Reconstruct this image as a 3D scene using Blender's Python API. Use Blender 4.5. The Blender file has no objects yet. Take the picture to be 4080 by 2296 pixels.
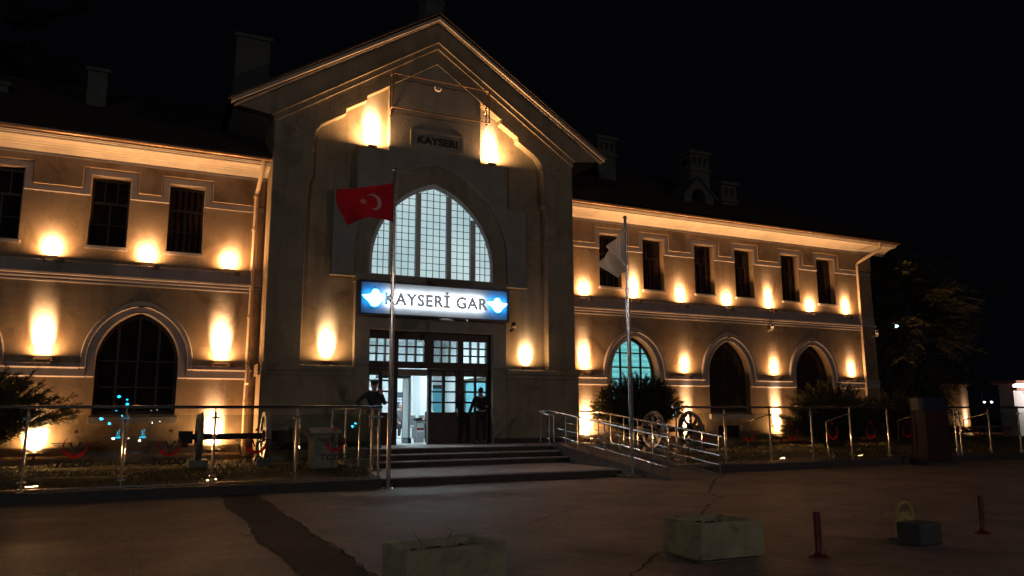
import bpy, bmesh, math, random
from mathutils import Vector, Matrix, geometry
R = math.radians
SC = bpy.context.scene
COL = SC.collection
rnd = random.Random(7)

# ------------------------------------------------------------------ helpers
def tag(o, label=None, cat=None, group=None, kind=None):
    if label: o['label'] = label
    if cat: o['category'] = cat
    if group: o['group'] = group
    if kind: o['kind'] = kind
    return o

def thing(name, label, cat, loc, group=None):
    o = bpy.data.objects.new(name, None)
    COL.objects.link(o)
    o.location = loc
    o.empty_display_size = 0.2
    return tag(o, label, cat, group)

def put(o, parent=None):
    COL.objects.link(o)
    if parent is not None:
        o.parent = parent
        if parent.type == 'EMPTY':
            o.matrix_parent_inverse = Matrix.Translation(-Vector(parent.location))
    return o

def copy_tree(o, parent=None):
    c = o.copy(); COL.objects.link(c)
    if parent is not None: c.parent = parent
    for ch in [x for x in bpy.data.objects if x.parent == o]:
        copy_tree(ch, c)
    return c

class MB:
    def __init__(s): s.v = []; s.f = []
    def add(s, vs, fs):
        n = len(s.v); s.v += [tuple(v) for v in vs]; s.f += [tuple(i + n for i in f) for f in fs]; return s
    def box(s, x0, x1, y0, y1, z0, z1):
        return s.add([(x0,y0,z0),(x1,y0,z0),(x1,y1,z0),(x0,y1,z0),(x0,y0,z1),(x1,y0,z1),(x1,y1,z1),(x0,y1,z1)],
                     [(0,3,2,1),(4,5,6,7),(0,1,5,4),(1,2,6,5),(2,3,7,6),(3,0,4,7)])
    def plate(s, outer, y0, y1, holes=()):
        """polygon(s) in XZ, extruded from y0 (front) to y1 (back)"""
        loops = [list(outer)] + [list(h) for h in holes]
        tri = geometry.tessellate_polygon([[Vector((p[0], p[1], 0)) for p in l] for l in loops])
        flat = [p for l in loops for p in l]; n = len(flat)
        vs = [(p[0], y0, p[1]) for p in flat] + [(p[0], y1, p[1]) for p in flat]
        fs = []
        for t in tri:
            a, b, c = t
            ar = (flat[b][0]-flat[a][0])*(flat[c][1]-flat[a][1])-(flat[c][0]-flat[a][0])*(flat[b][1]-flat[a][1])
            if abs(ar) < 1e-10: continue
            if ar < 0: a, c = c, a
            fs.append((a, b, c)); fs.append((c+n, b+n, a+n))
        k = 0
        for li, l in enumerate(loops):
            m = len(l)
            area = sum(l[i][0]*l[(i+1)%m][1]-l[(i+1)%m][0]*l[i][1] for i in range(m))
            ccw = area > 0
            for i in range(m):
                a = k+i; b = k+(i+1)%m
                q = (a, a+n, b+n, b)
                if ccw != (li == 0): q = q[::-1]
                fs.append(q)
            k += m
        return s.add(vs, fs)
    def profile(s, prof, x0, x1):
        """closed YZ polygon run along X"""
        n = len(prof)
        tri = geometry.tessellate_polygon([[Vector((p[0], p[1], 0)) for p in prof]])
        vs = [(x0, p[0], p[1]) for p in prof] + [(x1, p[0], p[1]) for p in prof]
        fs = [t for t in tri] + [tuple(i+n for i in t[::-1]) for t in tri]
        fs += [(i, (i+1)%n, (i+1)%n+n, i+n) for i in range(n)]
        return s.add(vs, fs)
    def sweep_y(s, prof, y0, y1):
        n = len(prof)
        tri = geometry.tessellate_polygon([[Vector((p[0], p[1], 0)) for p in prof]])
        vs = [(p[0], y0, p[1]) for p in prof] + [(p[0], y1, p[1]) for p in prof]
        fs = [t for t in tri] + [tuple(i+n for i in t[::-1]) for t in tri]
        fs += [(i, (i+1)%n, (i+1)%n+n, i+n) for i in range(n)]
        return s.add(vs, fs)
    def tube(s, pts, r, n=10, closed=False, r1=None):
        pts = [Vector(p) for p in pts]; m = len(pts); rings = []
        up = None
        for i, p in enumerate(pts):
            if closed: d = (pts[(i+1)%m]-pts[i-1]).normalized()
            else: d = (pts[min(i+1,m-1)]-pts[max(i-1,0)]).normalized()
            if up is None:
                a = Vector((0,0,1)) if abs(d.z) < .9 else Vector((1,0,0))
                up = d.cross(a).normalized()
            u = (up - d*up.dot(d))
            u = u.normalized() if u.length > 1e-6 else d.orthogonal().normalized()
            up = u; w = d.cross(u)
            rr = r if r1 is None else r+(r1-r)*i/max(1,m-1)
            rings.append([p+u*(rr*math.cos(2*math.pi*k/n))+w*(rr*math.sin(2*math.pi*k/n)) for k in range(n)])
        vs = [v for g in rings for v in g]; fs = []
        for i in range(m if closed else m-1):
            for k in range(n):
                a = i*n+k; b = i*n+(k+1)%n; c = ((i+1)%m)*n+(k+1)%n; d2 = ((i+1)%m)*n+k
                fs.append((a,b,c,d2))
        if not closed:
            fs.append(tuple(range(n-1,-1,-1))); fs.append(tuple(range((m-1)*n, m*n)))
        return s.add(vs, fs)
    def lathe(s, prof, c=(0,0,0), n=20, axis='Z'):
        """prof: (r, h) from bottom to top round the axis through c"""
        vs = []; fs = []
        for r, h in prof:
            for k in range(n):
                a = 2*math.pi*k/n
                if axis == 'Z': vs.append((c[0]+r*math.cos(a), c[1]+r*math.sin(a), c[2]+h))
                elif axis == 'X': vs.append((c[0]+h, c[1]+r*math.cos(a), c[2]+r*math.sin(a)))
                else: vs.append((c[0]+r*math.sin(a), c[1]+h, c[2]+r*math.cos(a)))
        for i in range(len(prof)-1):
            for k in range(n):
                fs.append((i*n+k, i*n+(k+1)%n, (i+1)*n+(k+1)%n, (i+1)*n+k))
        fs.append(tuple(range(n-1,-1,-1))); fs.append(tuple((len(prof)-1)*n+k for k in range(n)))
        return s.add(vs, fs)
    def ball(s, c, rx, ry=None, rz=None, n=12, m=8):
        ry = ry or rx; rz = rz or rx
        vs = [(c[0],c[1],c[2]-rz)]; fs = []
        for i in range(1,m):
            t = math.pi*i/m-math.pi/2
            for k in range(n):
                a = 2*math.pi*k/n
                vs.append((c[0]+rx*math.cos(t)*math.cos(a), c[1]+ry*math.cos(t)*math.sin(a), c[2]+rz*math.sin(t)))
        vs.append((c[0],c[1],c[2]+rz)); L = len(vs)-1
        for k in range(n):
            fs.append((0,1+(k+1)%n,1+k)); fs.append((L,1+(m-2)*n+k,1+(m-2)*n+(k+1)%n))
        for i in range(m-2):
            for k in range(n):
                fs.append((1+i*n+k,1+i*n+(k+1)%n,1+(i+1)*n+(k+1)%n,1+(i+1)*n+k))
        return s.add(vs, fs)
    def xform(s, M):
        s.v = [tuple(M @ Vector(v)) for v in s.v]; return s
    def build(s, name, mat, parent=None, smooth=False, bevel=0, label=None, recalc=False, bseg=2):
        me = bpy.data.meshes.new(name)
        me.from_pydata(s.v, [], s.f)
        if recalc or bevel:
            bm = bmesh.new(); bm.from_mesh(me)
            bmesh.ops.remove_doubles(bm, verts=bm.verts, dist=1e-5) if bevel else None
            bmesh.ops.recalc_face_normals(bm, faces=bm.faces)
            bm.to_mesh(me); bm.free()
        me.materials.append(mat)
        if smooth:
            me.polygons.foreach_set('use_smooth', [True]*len(me.polygons))
            me.set_sharp_from_angle(angle=R(40))
        me.update()
        o = bpy.data.objects.new(name, me)
        if bevel:
            b = o.modifiers.new('bevel', 'BEVEL'); b.width = bevel; b.segments = bseg; b.limit_method = 'ANGLE'; b.angle_limit = R(40)
        put(o, parent)
        if label: o['label'] = label
        return o

def text_mb(body, width, height, depth, offset=0.0, cx=0, cz=0, y=0, spacing=1.0, shear=0.0):
    """lettering in the XZ plane facing -Y, scaled to width x height, centred at (cx, cz), front at y"""
    cu = bpy.data.curves.new('lettering', 'FONT'); cu.body = body; cu.size = 1
    cu.space_character = spacing; cu.shear = shear; cu.resolution_u = 4
    o = bpy.data.objects.new('lettering', cu); COL.objects.link(o)
    me = o.to_mesh(); base = [v.co.copy() for v in me.vertices]
    x0 = min(v.x for v in base); x1 = max(v.x for v in base); z0 = min(v.y for v in base); z1 = max(v.y for v in base)
    o.to_mesh_clear()
    sx = width/(x1-x0); sz = height/(z1-z0)
    cu.offset = offset/((sx+sz)/2); cu.extrude = depth/2
    me = o.to_mesh()
    mb = MB()
    vs = [((v.co.x-(x0+x1)/2)*sx+cx, y+depth/2-v.co.z, (v.co.y-(z0+z1)/2)*sz+cz) for v in me.vertices]
    mb.add(vs, [tuple(p.vertices) for p in me.polygons])
    o.to_mesh_clear(); bpy.data.objects.remove(o); bpy.data.curves.remove(cu)
    return mb

def arch(cx, half, spring, apex, base, n=14):
    """pointed (two-centred) arch outline, counter-clockwise from bottom left"""
    h = apex-spring; c = (h*h-half*half)/(2*half); c = max(c, 0.0); r = half+c
    hh = math.sqrt(max(r*r-c*c, 1e-6)); k = h/hh
    a1 = math.acos(c/r); pts = [(cx-half, base), (cx+half, base)]
    for i in range(n+1):
        a = a1*i/n
        pts.append((cx-c+r*math.cos(a), spring+k*r*math.sin(a)))
    for i in range(n-1, -1, -1):
        a = a1*i/n
        pts.append((cx+c-r*math.cos(a), spring+k*r*math.sin(a)))
    return pts

def arch_half(cx, half, spring, apex, z):
    if z <= spring: return half
    h = apex-spring; c = max((h*h-half*half)/(2*half), 0.0); r = half+c; hh = math.sqrt(max(r*r-c*c,1e-6)); k = h/hh
    q = (z-spring)/k
    return max(0.0, math.sqrt(max(r*r-q*q, 0))-c)

# ------------------------------------------------------------------ materials
MATS = {}
def pbr(name, col, rough=.7, metal=0.0, col2=None, scale=3.0, detail=6, bump=0.0, bscale=30, spec=.5, lo=.35, hi=.7, stain=None, stain_scale=.6):
    m = bpy.data.materials.new(name); m.use_nodes = True
    nt = m.node_tree; b = nt.nodes['Principled BSDF']
    b.inputs['Roughness'].default_value = rough; b.inputs['Metallic'].default_value = metal
    b.inputs['Specular IOR Level'].default_value = spec
    b.inputs['Base Color'].default_value = (*col, 1)
    tc = nt.nodes.new('ShaderNodeTexCoord')
    if col2:
        n = nt.nodes.new('ShaderNodeTexNoise'); n.inputs['Scale'].default_value = scale; n.inputs['Detail'].default_value = detail; n.inputs['Roughness'].default_value = .6
        nt.links.new(tc.outputs['Object'], n.inputs['Vector'])
        r = nt.nodes.new('ShaderNodeValToRGB'); r.color_ramp.elements[0].position = lo; r.color_ramp.elements[1].position = hi
        r.color_ramp.elements[0].color = (*col, 1); r.color_ramp.elements[1].color = (*col2, 1)
        nt.links.new(n.outputs['Fac'], r.inputs['Fac'])
        out = r.outputs['Color']
        if stain:
            n2 = nt.nodes.new('ShaderNodeTexNoise'); n2.inputs['Scale'].default_value = stain_scale; n2.inputs['Detail'].default_value = 9; n2.inputs['Roughness'].default_value = .68; n2.inputs['Distortion'].default_value = 1.1
            nt.links.new(tc.outputs['Object'], n2.inputs['Vector'])
            r2 = nt.nodes.new('ShaderNodeValToRGB'); r2.color_ramp.elements[0].position = .52; r2.color_ramp.elements[1].position = .72
            nt.links.new(n2.outputs['Fac'], r2.inputs['Fac'])
            mx = nt.nodes.new('ShaderNodeMix'); mx.data_type = 'RGBA'
            nt.links.new(r2.outputs['Color'], mx.inputs['Factor'])
            nt.links.new(out, mx.inputs['A']); mx.inputs['B'].default_value = (*stain, 1)
            out = mx.outputs['Result']
        nt.links.new(out, b.inputs['Base Color'])
    if bump:
        n = nt.nodes.new('ShaderNodeTexNoise'); n.inputs['Scale'].default_value = bscale; n.inputs['Detail'].default_value = 8
        nt.links.new(tc.outputs['Object'], n.inputs['Vector'])
        bp = nt.nodes.new('ShaderNodeBump'); bp.inputs['Strength'].default_value = bump; bp.inputs['Distance'].default_value = .02
        nt.links.new(n.outputs['Fac'], bp.inputs['Height']); nt.links.new(bp.outputs['Normal'], b.inputs['Normal'])
    MATS[name] = m
    return m

def emit(name, col, strength, base=None):
    m = bpy.data.materials.new(name); m.use_nodes = True
    b = m.node_tree.nodes['Principled BSDF']
    b.inputs['Base Color'].default_value = (*(base or (.1,.1,.1)), 1)
    b.inputs['Emission Color'].default_value = (*col, 1); b.inputs['Emission Strength'].default_value = strength
    MATS[name] = m
    return m

def glass(name, tint=(.9,.93,.93), refl=.06, rough=0.0):
    m = bpy.data.materials.new(name); m.use_nodes = True; nt = m.node_tree
    nt.nodes.remove(nt.nodes['Principled BSDF'])
    t = nt.nodes.new('ShaderNodeBsdfTransparent'); t.inputs['Color'].default_value = (*tint, 1)
    g = nt.nodes.new('ShaderNodeBsdfGlossy'); g.inputs['Roughness'].default_value = rough; g.inputs['Color'].default_value = (1,1,1,1)
    lw = nt.nodes.new('ShaderNodeLayerWeight'); lw.inputs['Blend'].default_value = .5
    pw = nt.nodes.new('ShaderNodeMath'); pw.operation = 'POWER'; pw.inputs[1].default_value = 5.0
    nt.links.new(lw.outputs['Facing'], pw.inputs[0])
    mt = nt.nodes.new('ShaderNodeMath'); mt.operation = 'MULTIPLY_ADD'; mt.inputs[1].default_value = .8; mt.inputs[2].default_value = refl; mt.use_clamp = True
    nt.links.new(pw.outputs[0], mt.inputs[0])
    mx = nt.nodes.new('ShaderNodeMixShader')
    nt.links.new(mt.outputs[0], mx.inputs[0]); nt.links.new(t.outputs[0], mx.inputs[1]); nt.links.new(g.outputs[0], mx.inputs[2])
    nt.links.new(mx.outputs[0], nt.nodes['Material Output'].inputs['Surface'])
    MATS[name] = m
    return m

plaster   = pbr('plaster', (.29,.212,.142), .9, col2=(.375,.283,.195), scale=1.3, bump=.25, bscale=9, stain=(.15,.10,.066), stain_scale=.75, spec=.2)
plaster_t = pbr('tower_plaster', (.255,.222,.165), .9, col2=(.335,.295,.225), scale=1.1, bump=.25, bscale=9, stain=(.17,.135,.10), stain_scale=.7, spec=.2)
trim      = pbr('trim_paint', (.32,.285,.295), .8, col2=(.39,.35,.36), scale=2.2, bump=.12, bscale=14, spec=.25)
trim_t    = pbr('tower_panel_paint', (.265,.25,.22), .85, col2=(.33,.315,.28), scale=1.5, bump=.15, bscale=10, spec=.2, stain=(.23,.215,.205), stain_scale=.9)
soffit_m  = pbr('eaves_paint', (.50,.45,.40), .7, col2=(.60,.55,.49), scale=2.5, bump=.08, bscale=12, spec=.3, stain=(.55,.44,.34), stain_scale=1.2)
verge_m   = pbr('verge_paint', (.46,.40,.33), .75, col2=(.52,.46,.38), scale=2)
gutter_m  = pbr('gutter_metal', (.20,.12,.075), .35, .6, col2=(.32,.21,.14), scale=5, spec=.5)
pipe_m    = pbr('downpipe_paint', (.55,.43,.32), .5, col2=(.62,.5,.38), scale=6)
roof_m    = pbr('roof_tile', (.045,.03,.026), .85, col2=(.07,.045,.038), scale=4, bump=.6, bscale=18)
chim_m    = pbr('chimney_plaster', (.085,.093,.091), .9, col2=(.12,.13,.125), scale=2.5, bump=.3, stain=(.09,.095,.09), stain_scale=1.2)
wood_m    = pbr('dark_wood', (.020,.012,.009), .5, col2=(.034,.021,.016), scale=8, bump=.15, bscale=40)
pane_dark = pbr('dark_pane', (.012,.009,.009), .006, col2=(.022,.015,.014), scale=1.5, spec=.6)
pane_wood = pbr('shuttered_pane', (.035,.020,.018), .05, col2=(.05,.032,.028), scale=2.0, spec=.4)
pane_curt = pbr('curtained_pane', (.014,.008,.008), .02, spec=.5)
nt = pane_curt.node_tree; b = nt.nodes['Principled BSDF']; tc = nt.nodes.new('ShaderNodeTexCoord'); wv = nt.nodes.new('ShaderNodeTexWave'); wv.bands_direction = 'X'; wv.inputs['Scale'].default_value = 1.9; wv.inputs['Distortion'].default_value = 2.5; wv.inputs['Detail'].default_value = 2
rp = nt.nodes.new('ShaderNodeValToRGB'); rp.color_ramp.elements[0].color = (.016,.009,.009,1); rp.color_ramp.elements[1].color = (.07,.036,.032,1); rp.color_ramp.elements[0].position = .3
nt.links.new(tc.outputs['Object'], wv.inputs['Vector']); nt.links.new(wv.outputs['Fac'], rp.inputs['Fac']); nt.links.new(rp.outputs['Color'], b.inputs['Base Color'])
white_fr  = pbr('white_window_frame', (.62,.66,.68), .5, col2=(.7,.74,.75), scale=4)
stone_m   = pbr('step_stone', (.30,.25,.24), .7, col2=(.42,.36,.345), scale=5, bump=.2, bscale=40, stain=(.22,.185,.175), stain_scale=1.5)
shade_skirting_m   = pbr('riser_shade_and_skirting', (.035,.032,.032), .7, col2=(.06,.055,.052), scale=6, bump=.2, bscale=40)  # dark skirting stone; on the step fronts it is painted shade
conc_m    = pbr('ramp_concrete', (.14,.115,.105), .85, col2=(.21,.175,.16), scale=4, bump=.3, bscale=30)
kerb_m    = pbr('kerb_granite', (.035,.034,.036), .7, col2=(.06,.058,.06), scale=12, bump=.2, bscale=60)
steel_m   = pbr('stainless_steel', (.80,.78,.76), .19, 1.0, col2=(.70,.69,.68), scale=20)
iron_m    = pbr('painted_iron', (.035,.032,.032), .5, .4, col2=(.06,.05,.046), scale=9, bump=.15)
rim_m     = pbr('wheel_grey_paint', (.28,.27,.27), .45, .2, col2=(.38,.37,.36), scale=7, bump=.1)
lampbody  = pbr('lamp_housing', (.16,.12,.09), .6, .2)
black_m   = pbr('black_plastic', (.012,.012,.013), .45)
white_m   = pbr('white_plastic', (.62,.6,.57), .4)
def streaks(m, col, amount=.5):
    nt = m.node_tree; b = nt.nodes['Principled BSDF']; src = b.inputs['Base Color'].links[0].from_socket
    tc = nt.nodes.new('ShaderNodeTexCoord'); mp = nt.nodes.new('ShaderNodeMapping'); mp.inputs['Scale'].default_value = (2.6, 2.6, .16)
    n = nt.nodes.new('ShaderNodeTexNoise'); n.inputs['Scale'].default_value = 1.6; n.inputs['Detail'].default_value = 7; n.inputs['Roughness'].default_value = .7
    nt.links.new(tc.outputs['Object'], mp.inputs['Vector']); nt.links.new(mp.outputs[0], n.inputs['Vector'])
    r = nt.nodes.new('ShaderNodeValToRGB'); r.color_ramp.elements[0].position = .50; r.color_ramp.elements[1].position = .78
    r.color_ramp.elements[1].color = (amount,)*3+(1,); nt.links.new(n.outputs['Fac'], r.inputs['Fac'])
    mx = nt.nodes.new('ShaderNodeMix'); mx.data_type = 'RGBA'; nt.links.new(r.outputs['Color'], mx.inputs['Factor']); nt.links.new(src, mx.inputs['A']); mx.inputs['B'].default_value = (*col, 1)
    nt.links.new(mx.outputs['Result'], b.inputs['Base Color'])
streaks(plaster, (.15,.105,.075), .65); streaks(plaster_t, (.14,.115,.09), .65); streaks(trim_t, (.18,.17,.165), .5); streaks(trim, (.22,.19,.19), .45)
glass_m   = glass('clear_glass', refl=.05)
fence_gl  = glass('fence_glass', (.86,.90,.89), refl=.05)
hall_wall = pbr('hall_white_wall', (.72,.76,.78), .8, col2=(.78,.81,.83), scale=1.5)
hall_floor= pbr('hall_floor_tile', (.55,.58,.6), .25, col2=(.63,.66,.68), scale=3)
turq_m    = pbr('turquoise_panel', (.10,.34,.42), .6, col2=(.12,.38,.46), scale=2)
# ------------------------------------------------------------------ the station building
YT, YW, CX = 22.0, 23.0, 7.9
XL0, XT0, XT1, XR1 = -9.0, 2.92, 12.88, 28.5
station = thing('railway_station', 'long two-storey plastered station building with a tall gabled entrance tower in the middle', 'building', (CX, 23, .2))

def mirror(pts):
    return pts + [(2*CX-x, z) for x, z in reversed(pts)]

# --- wings
UPPER_L = [(-8.56+.0, -7.62), (-6.06, -5.12), (-4.16, -3.20), (-1.63, -.69), (.32, 1.22)]
UPPER_L = [(-6.06, -5.12), (-4.16, -3.20), (-1.63, -.69), (.31, 1.23)]
UPPER_R = [(14.53, 15.46), (16.42, 17.37), (18.82, 19.78), (20.82, 21.78), (23.27, 24.22), (25.26, 26.28)]
ARCH_L = [-4.6, -.19]; ARCH_R = [15.93, 20.28, 24.70]
ZW0, ZW1 = 6.08, 8.0
def rect(x0, x1, z0, z1): return [(x0,z0),(x1,z0),(x1,z1),(x0,z1)]
AI = dict(half=1.0, spring=3.0, apex=4.30)
BASEMENT = [(19.62, 20.75), (24.05, 25.15)]

for x0, x1, ups, ars, bas in ((XL0, XT0, UPPER_L, ARCH_L, []), (XT1, XR1, UPPER_R, ARCH_R, BASEMENT)):
    holes = [rect(a, b, ZW0, ZW1) for a, b in ups] + [arch(c, AI['half'], AI['spring'], AI['apex'], 1.57) for c in ars]
    holes += [rect(a, b, .62, 1.08) for a, b in bas]
    mb = MB().plate(rect(x0, x1, .1, 8.7), YW, YW+.38, holes)
    mb.build('wall', plaster, station)
    # window-head band that steps up round every window
    top = []; 
    for a, b in ups: top += [(a-.2, 7.61), (a-.2, 8.2), (b+.2, 8.2), (b+.2, 7.61)]
    xa, xb = x0+.02, x1-.02
    low = []
    for a, b in ups: low += [(a-.003, 7.43), (a-.003, 8.003), (b+.003, 8.003), (b+.003, 7.43)]
    poly = [(xa, 7.43)] + low + [(xb, 7.43), (xb, 7.61)] + top[::-1] + [(xa, 7.61)]
    MB().plate(poly, YW-.045, YW+.01).build('window_head_band', trim, station, bevel=.022, bseg=1)
    fr = [(xa, 7.612)] + [(x_, z_+.002) for x_, z_ in top] + [(xb, 7.612), (xb, 8.398), (xa, 8.398)]
    MB().plate(fr, YW-.085, YW+.01).build('upper_frieze', plaster, station, bevel=.022, bseg=1)
    # band and string course between the storeys
    MB().profile([(YW+.01,5.26),(YW-.045,5.26),(YW-.045,5.58),(YW-.02,5.61),(YW+.01,5.61)], x0+.02, x1-.02).build('storey_band', trim, station)
    MB().profile([(YW+.01,5.02),(YW-.03,5.02),(YW-.05,5.035),(YW-.055,5.06),(YW-.05,5.085),(YW-.03,5.095),(YW-.035,5.105),(YW-.075,5.115),(YW-.09,5.14),(YW-.085,5.17),(YW-.06,5.185),
                  (YW-.07,5.19),(YW-.13,5.205),(YW-.14,5.25),(YW+.01,5.257)], x0+.02, x1-.02).build('string_course', trim, station)
    # lower band with its two ledges, interrupted by the arched windows
    edges = [x0+.02] + [e for c in ars for e in (c-1.37, c+1.37)] + [x1-.02]
    for i in range(0, len(edges), 2):
        mb = MB(); mt = MB()
        a, b = edges[i], edges[i+1]
        ga = a+.002 if i else a; gb = b-.002 if i+2 < len(edges) else b
        mb.profile([(YW+.01,2.535),(YW-.03,2.535),(YW-.06,2.565),(YW-.06,2.755),(YW+.01,2.755)], (ga-.147 if i else a), (gb+.147 if i+2 < len(edges) else b))
        mt.profile([(YW+.01,2.758),(YW-.075,2.758),(YW-.115,2.795),(YW-.115,2.80),(YW-.08,2.82),(YW-.08,2.87),(YW-.05,2.90),(YW+.01,2.905)], ga, gb)
        mb.build('dado_band', trim, station); mt.build('dado_ledge', trim, station)
    for c in ars:
        o1 = arch(c, 1.22, 3.0, 4.46, 2.535); i1 = arch(c, 1.003, 3.0, 4.303, 2.2)
        ring = lambda outer, inner: None
        def ringplate(ho, ao, hi, ai, base, y0):
            out = arch(c, ho, 3.0, ao, base); inn = arch(c, hi, 3.0, ai, base)
            # outer path up and over, inner path back
            o = [out[1]] + out[2:] + [out[0]]; n = [inn[1]] + inn[2:] + [inn[0]]
            return MB().plate(o + n[::-1], y0, YW+.01)
        s = ringplate(1.218, 4.462, 1.002, 4.302, 2.537, YW-.052)
        so = s.build('arch_surround', trim, station, bevel=.025, bseg=1)
        ringplate(1.37, 4.635, 1.221, 4.465, 2.762, YW-.10).build('outer_moulding', trim, so, bevel=.03, bseg=1)
    # plinth
    MB().profile([(YW+.01,.1),(YW-.10,.1),(YW-.10,.46),(YW-.07,.51),(YW+.01,.53)], x0+.01, x1+.05).build('plinth', plaster, station)
    # eaves cornice
    xe = x1-.003 if x1 < 10 else 29.38
    xs = x0 if x1 < 10 else x0+.003
    MB().profile([(YW+.01,8.40),(22.95,8.40),(22.94,8.47),(22.86,8.50),(22.79,8.56),(22.77,8.585),(22.70,8.595),(22.68,8.62),(22.60,8.63),(22.56,8.66),(22.30,8.685),(22.28,8.675),
                  (22.265,8.72),(22.235,8.725),(22.225,8.755),(22.20,8.76),(22.20,8.90),(YW+.01,9.0)], xs, xe).build('eaves_cornice', soffit_m, station)
    g = MB()
    prof = [(22.12+.085*math.cos(a), 8.86+.085*math.sin(a)) for a in [math.pi*(1+i/10) for i in range(11)]] 
    prof += [(22.12+.07*math.cos(a), 8.86+.07*math.sin(a)) for a in [math.pi*(2-i/10) for i in range(11)]]
    g.profile(prof, xs+.004, xe+.02)
    go = g.build('gutter', gutter_m, station, smooth=True)
    # gutter joints
    x = xs+1.1
    while x < xe:
        MB().profile([(22.12+.093*math.cos(a), 8.86+.093*math.sin(a)) for a in [math.pi*(1+i/8) for i in range(9)]] + [(22.12+.086*math.cos(a), 8.86+.086*math.sin(a)) for a in [math.pi*(2-i/8) for i in range(9)]], x-.02, x+.02).build('joint', gutter_m, go)
        x += 2.0

# --- upper windows
def upper_window(x0, x1):
    y = YW+.24; w = x1-x0
    m = MB().plate(rect(x0, x1, ZW0, ZW1), y, y+.06, [rect(x0+.06, x0+w/2-.025, ZW0+.07, ZW0+1.2), rect(x0+w/2+.025, x1-.06, ZW0+.07, ZW0+1.2),
          rect(x0+.06, x0+w/3-.015, ZW0+1.27, ZW1-.07), rect(x0+w/3+.015, x0+2*w/3-.015, ZW0+1.27, ZW1-.07), rect(x0+2*w/3+.015, x1-.06, ZW0+1.27, ZW1-.07)])
    for k in (1,):
        m.box(x0+.06, x1-.06, y+.01, y+.04, ZW0+.62, ZW0+.645)
    f = m.build('window', wood_m, station)
    MB().box(x0+.03, x1-.03, y+.03, y+.036, ZW0+.03, ZW1-.03).build('pane', pane_curt if x0 > 12 or x0 > 0 else pane_dark, f)
    MB().profile([(YW+.25,5.98),(YW-.09,5.98),(YW-.10,6.05),(YW+.25,6.09)], x0-.05, x1+.05).build('sill', trim, f)
for a, b in UPPER_L + UPPER_R: upper_window(a, b)

# --- arched windows
blind_m = bpy.data.materials.new('lit_roller_blind'); blind_m.use_nodes = True
nt = blind_m.node_tree; b = nt.nodes['Principled BSDF']
tc = nt.nodes.new('ShaderNodeTexCoord'); wv = nt.nodes.new('ShaderNodeTexWave'); wv.wave_type = 'BANDS'; wv.bands_direction = 'Z'; wv.inputs['Scale'].default_value = 1.55; wv.inputs['Distortion'].default_value = 0
rp = nt.nodes.new('ShaderNodeValToRGB'); rp.color_ramp.elements[0].color = (.11,.50,.60,1); rp.color_ramp.elements[1].color = (.20,.66,.74,1); rp.color_ramp.elements[0].position = .42; rp.color_ramp.elements[1].position = .58
nt.links.new(tc.outputs['Object'], wv.inputs['Vector']); nt.links.new(wv.outputs['Fac'], rp.inputs['Fac']); nt.links.new(rp.outputs['Color'], b.inputs['Emission Color']); b.inputs['Emission Strength'].default_value = 2.1; b.inputs['Base Color'].default_value = (.3,.5,.55,1)

def arched_window(c, kind):
    y = YW+.26; base = 1.57
    out = arch(c, 1.0, 3.0, 4.30, base); inn = arch(c, .92, 3.0, 4.19, base+.09)
    m = MB().plate(out, y, y+.07, [inn])
    xs = [-.50, 0, .50] if kind != 'lit' else [-.44, .0, .44]
    for dx in xs:
        t = .035 if dx else .03
        half = dx
        # bar height limited by the arch
        z1 = 4.25
        while arch_half(0, .95, 3.0, 4.22, z1) < abs(dx)+t and z1 > 3: z1 -= .01
        m.box(c+dx-t, c+dx+t, y+.005, y+.055, base+.05, z1)
    rows = {'dark': [3.0, 2.3], 'lit': [3.72, 3.2, 2.78, 2.38, 2.0], 'wood': [3.6, 3.0, 2.62, 2.24, 1.88]}[kind]
    for z in rows:
        h = arch_half(0, .97, 3.0, 4.25, z)
        t = .02 if kind != 'lit' else .026
        m.box(c-h, c+h, y+.008, y+.05, z-t, z+t)
    f = m.build('arched_window', wood_m, station)
    mat = {'dark': pane_dark, 'lit': glass_m, 'wood': pane_wood}[kind]
    MB().plate(arch(c, .96, 3.0, 4.25, base+.04), y+.03, y+.036).build('pane', mat, f)
    if kind == 'lit':
        MB().plate(arch(c, .97, 3.0, 4.26, base+.03), y+.16, y+.17).build('roller_blind', blind_m, f)
    MB().profile([(YW+.3,1.34),(YW-.10,1.34),(YW-.11,1.50),(YW+.3,1.58)], c-1.06, c+1.06).build('sill', trim, f)
arched_window(ARCH_L[0], 'dark'); arched_window(ARCH_L[1], 'dark')
arched_window(ARCH_R[0], 'lit'); arched_window(ARCH_R[1], 'wood'); arched_window(ARCH_R[2], 'wood')
for a, b in BASEMENT:
    f = MB().plate(rect(a, b, .62, 1.08), YW+.2, YW+.25, [rect(a+.05, (a+b)/2-.02, .67, 1.03), rect((a+b)/2+.02, b-.05, .67, 1.03)]).build('basement_window', wood_m, station)
    MB().box(a+.03, b-.03, YW+.22, YW+.226, .64, 1.06).build('pane', pane_dark, f)

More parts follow.
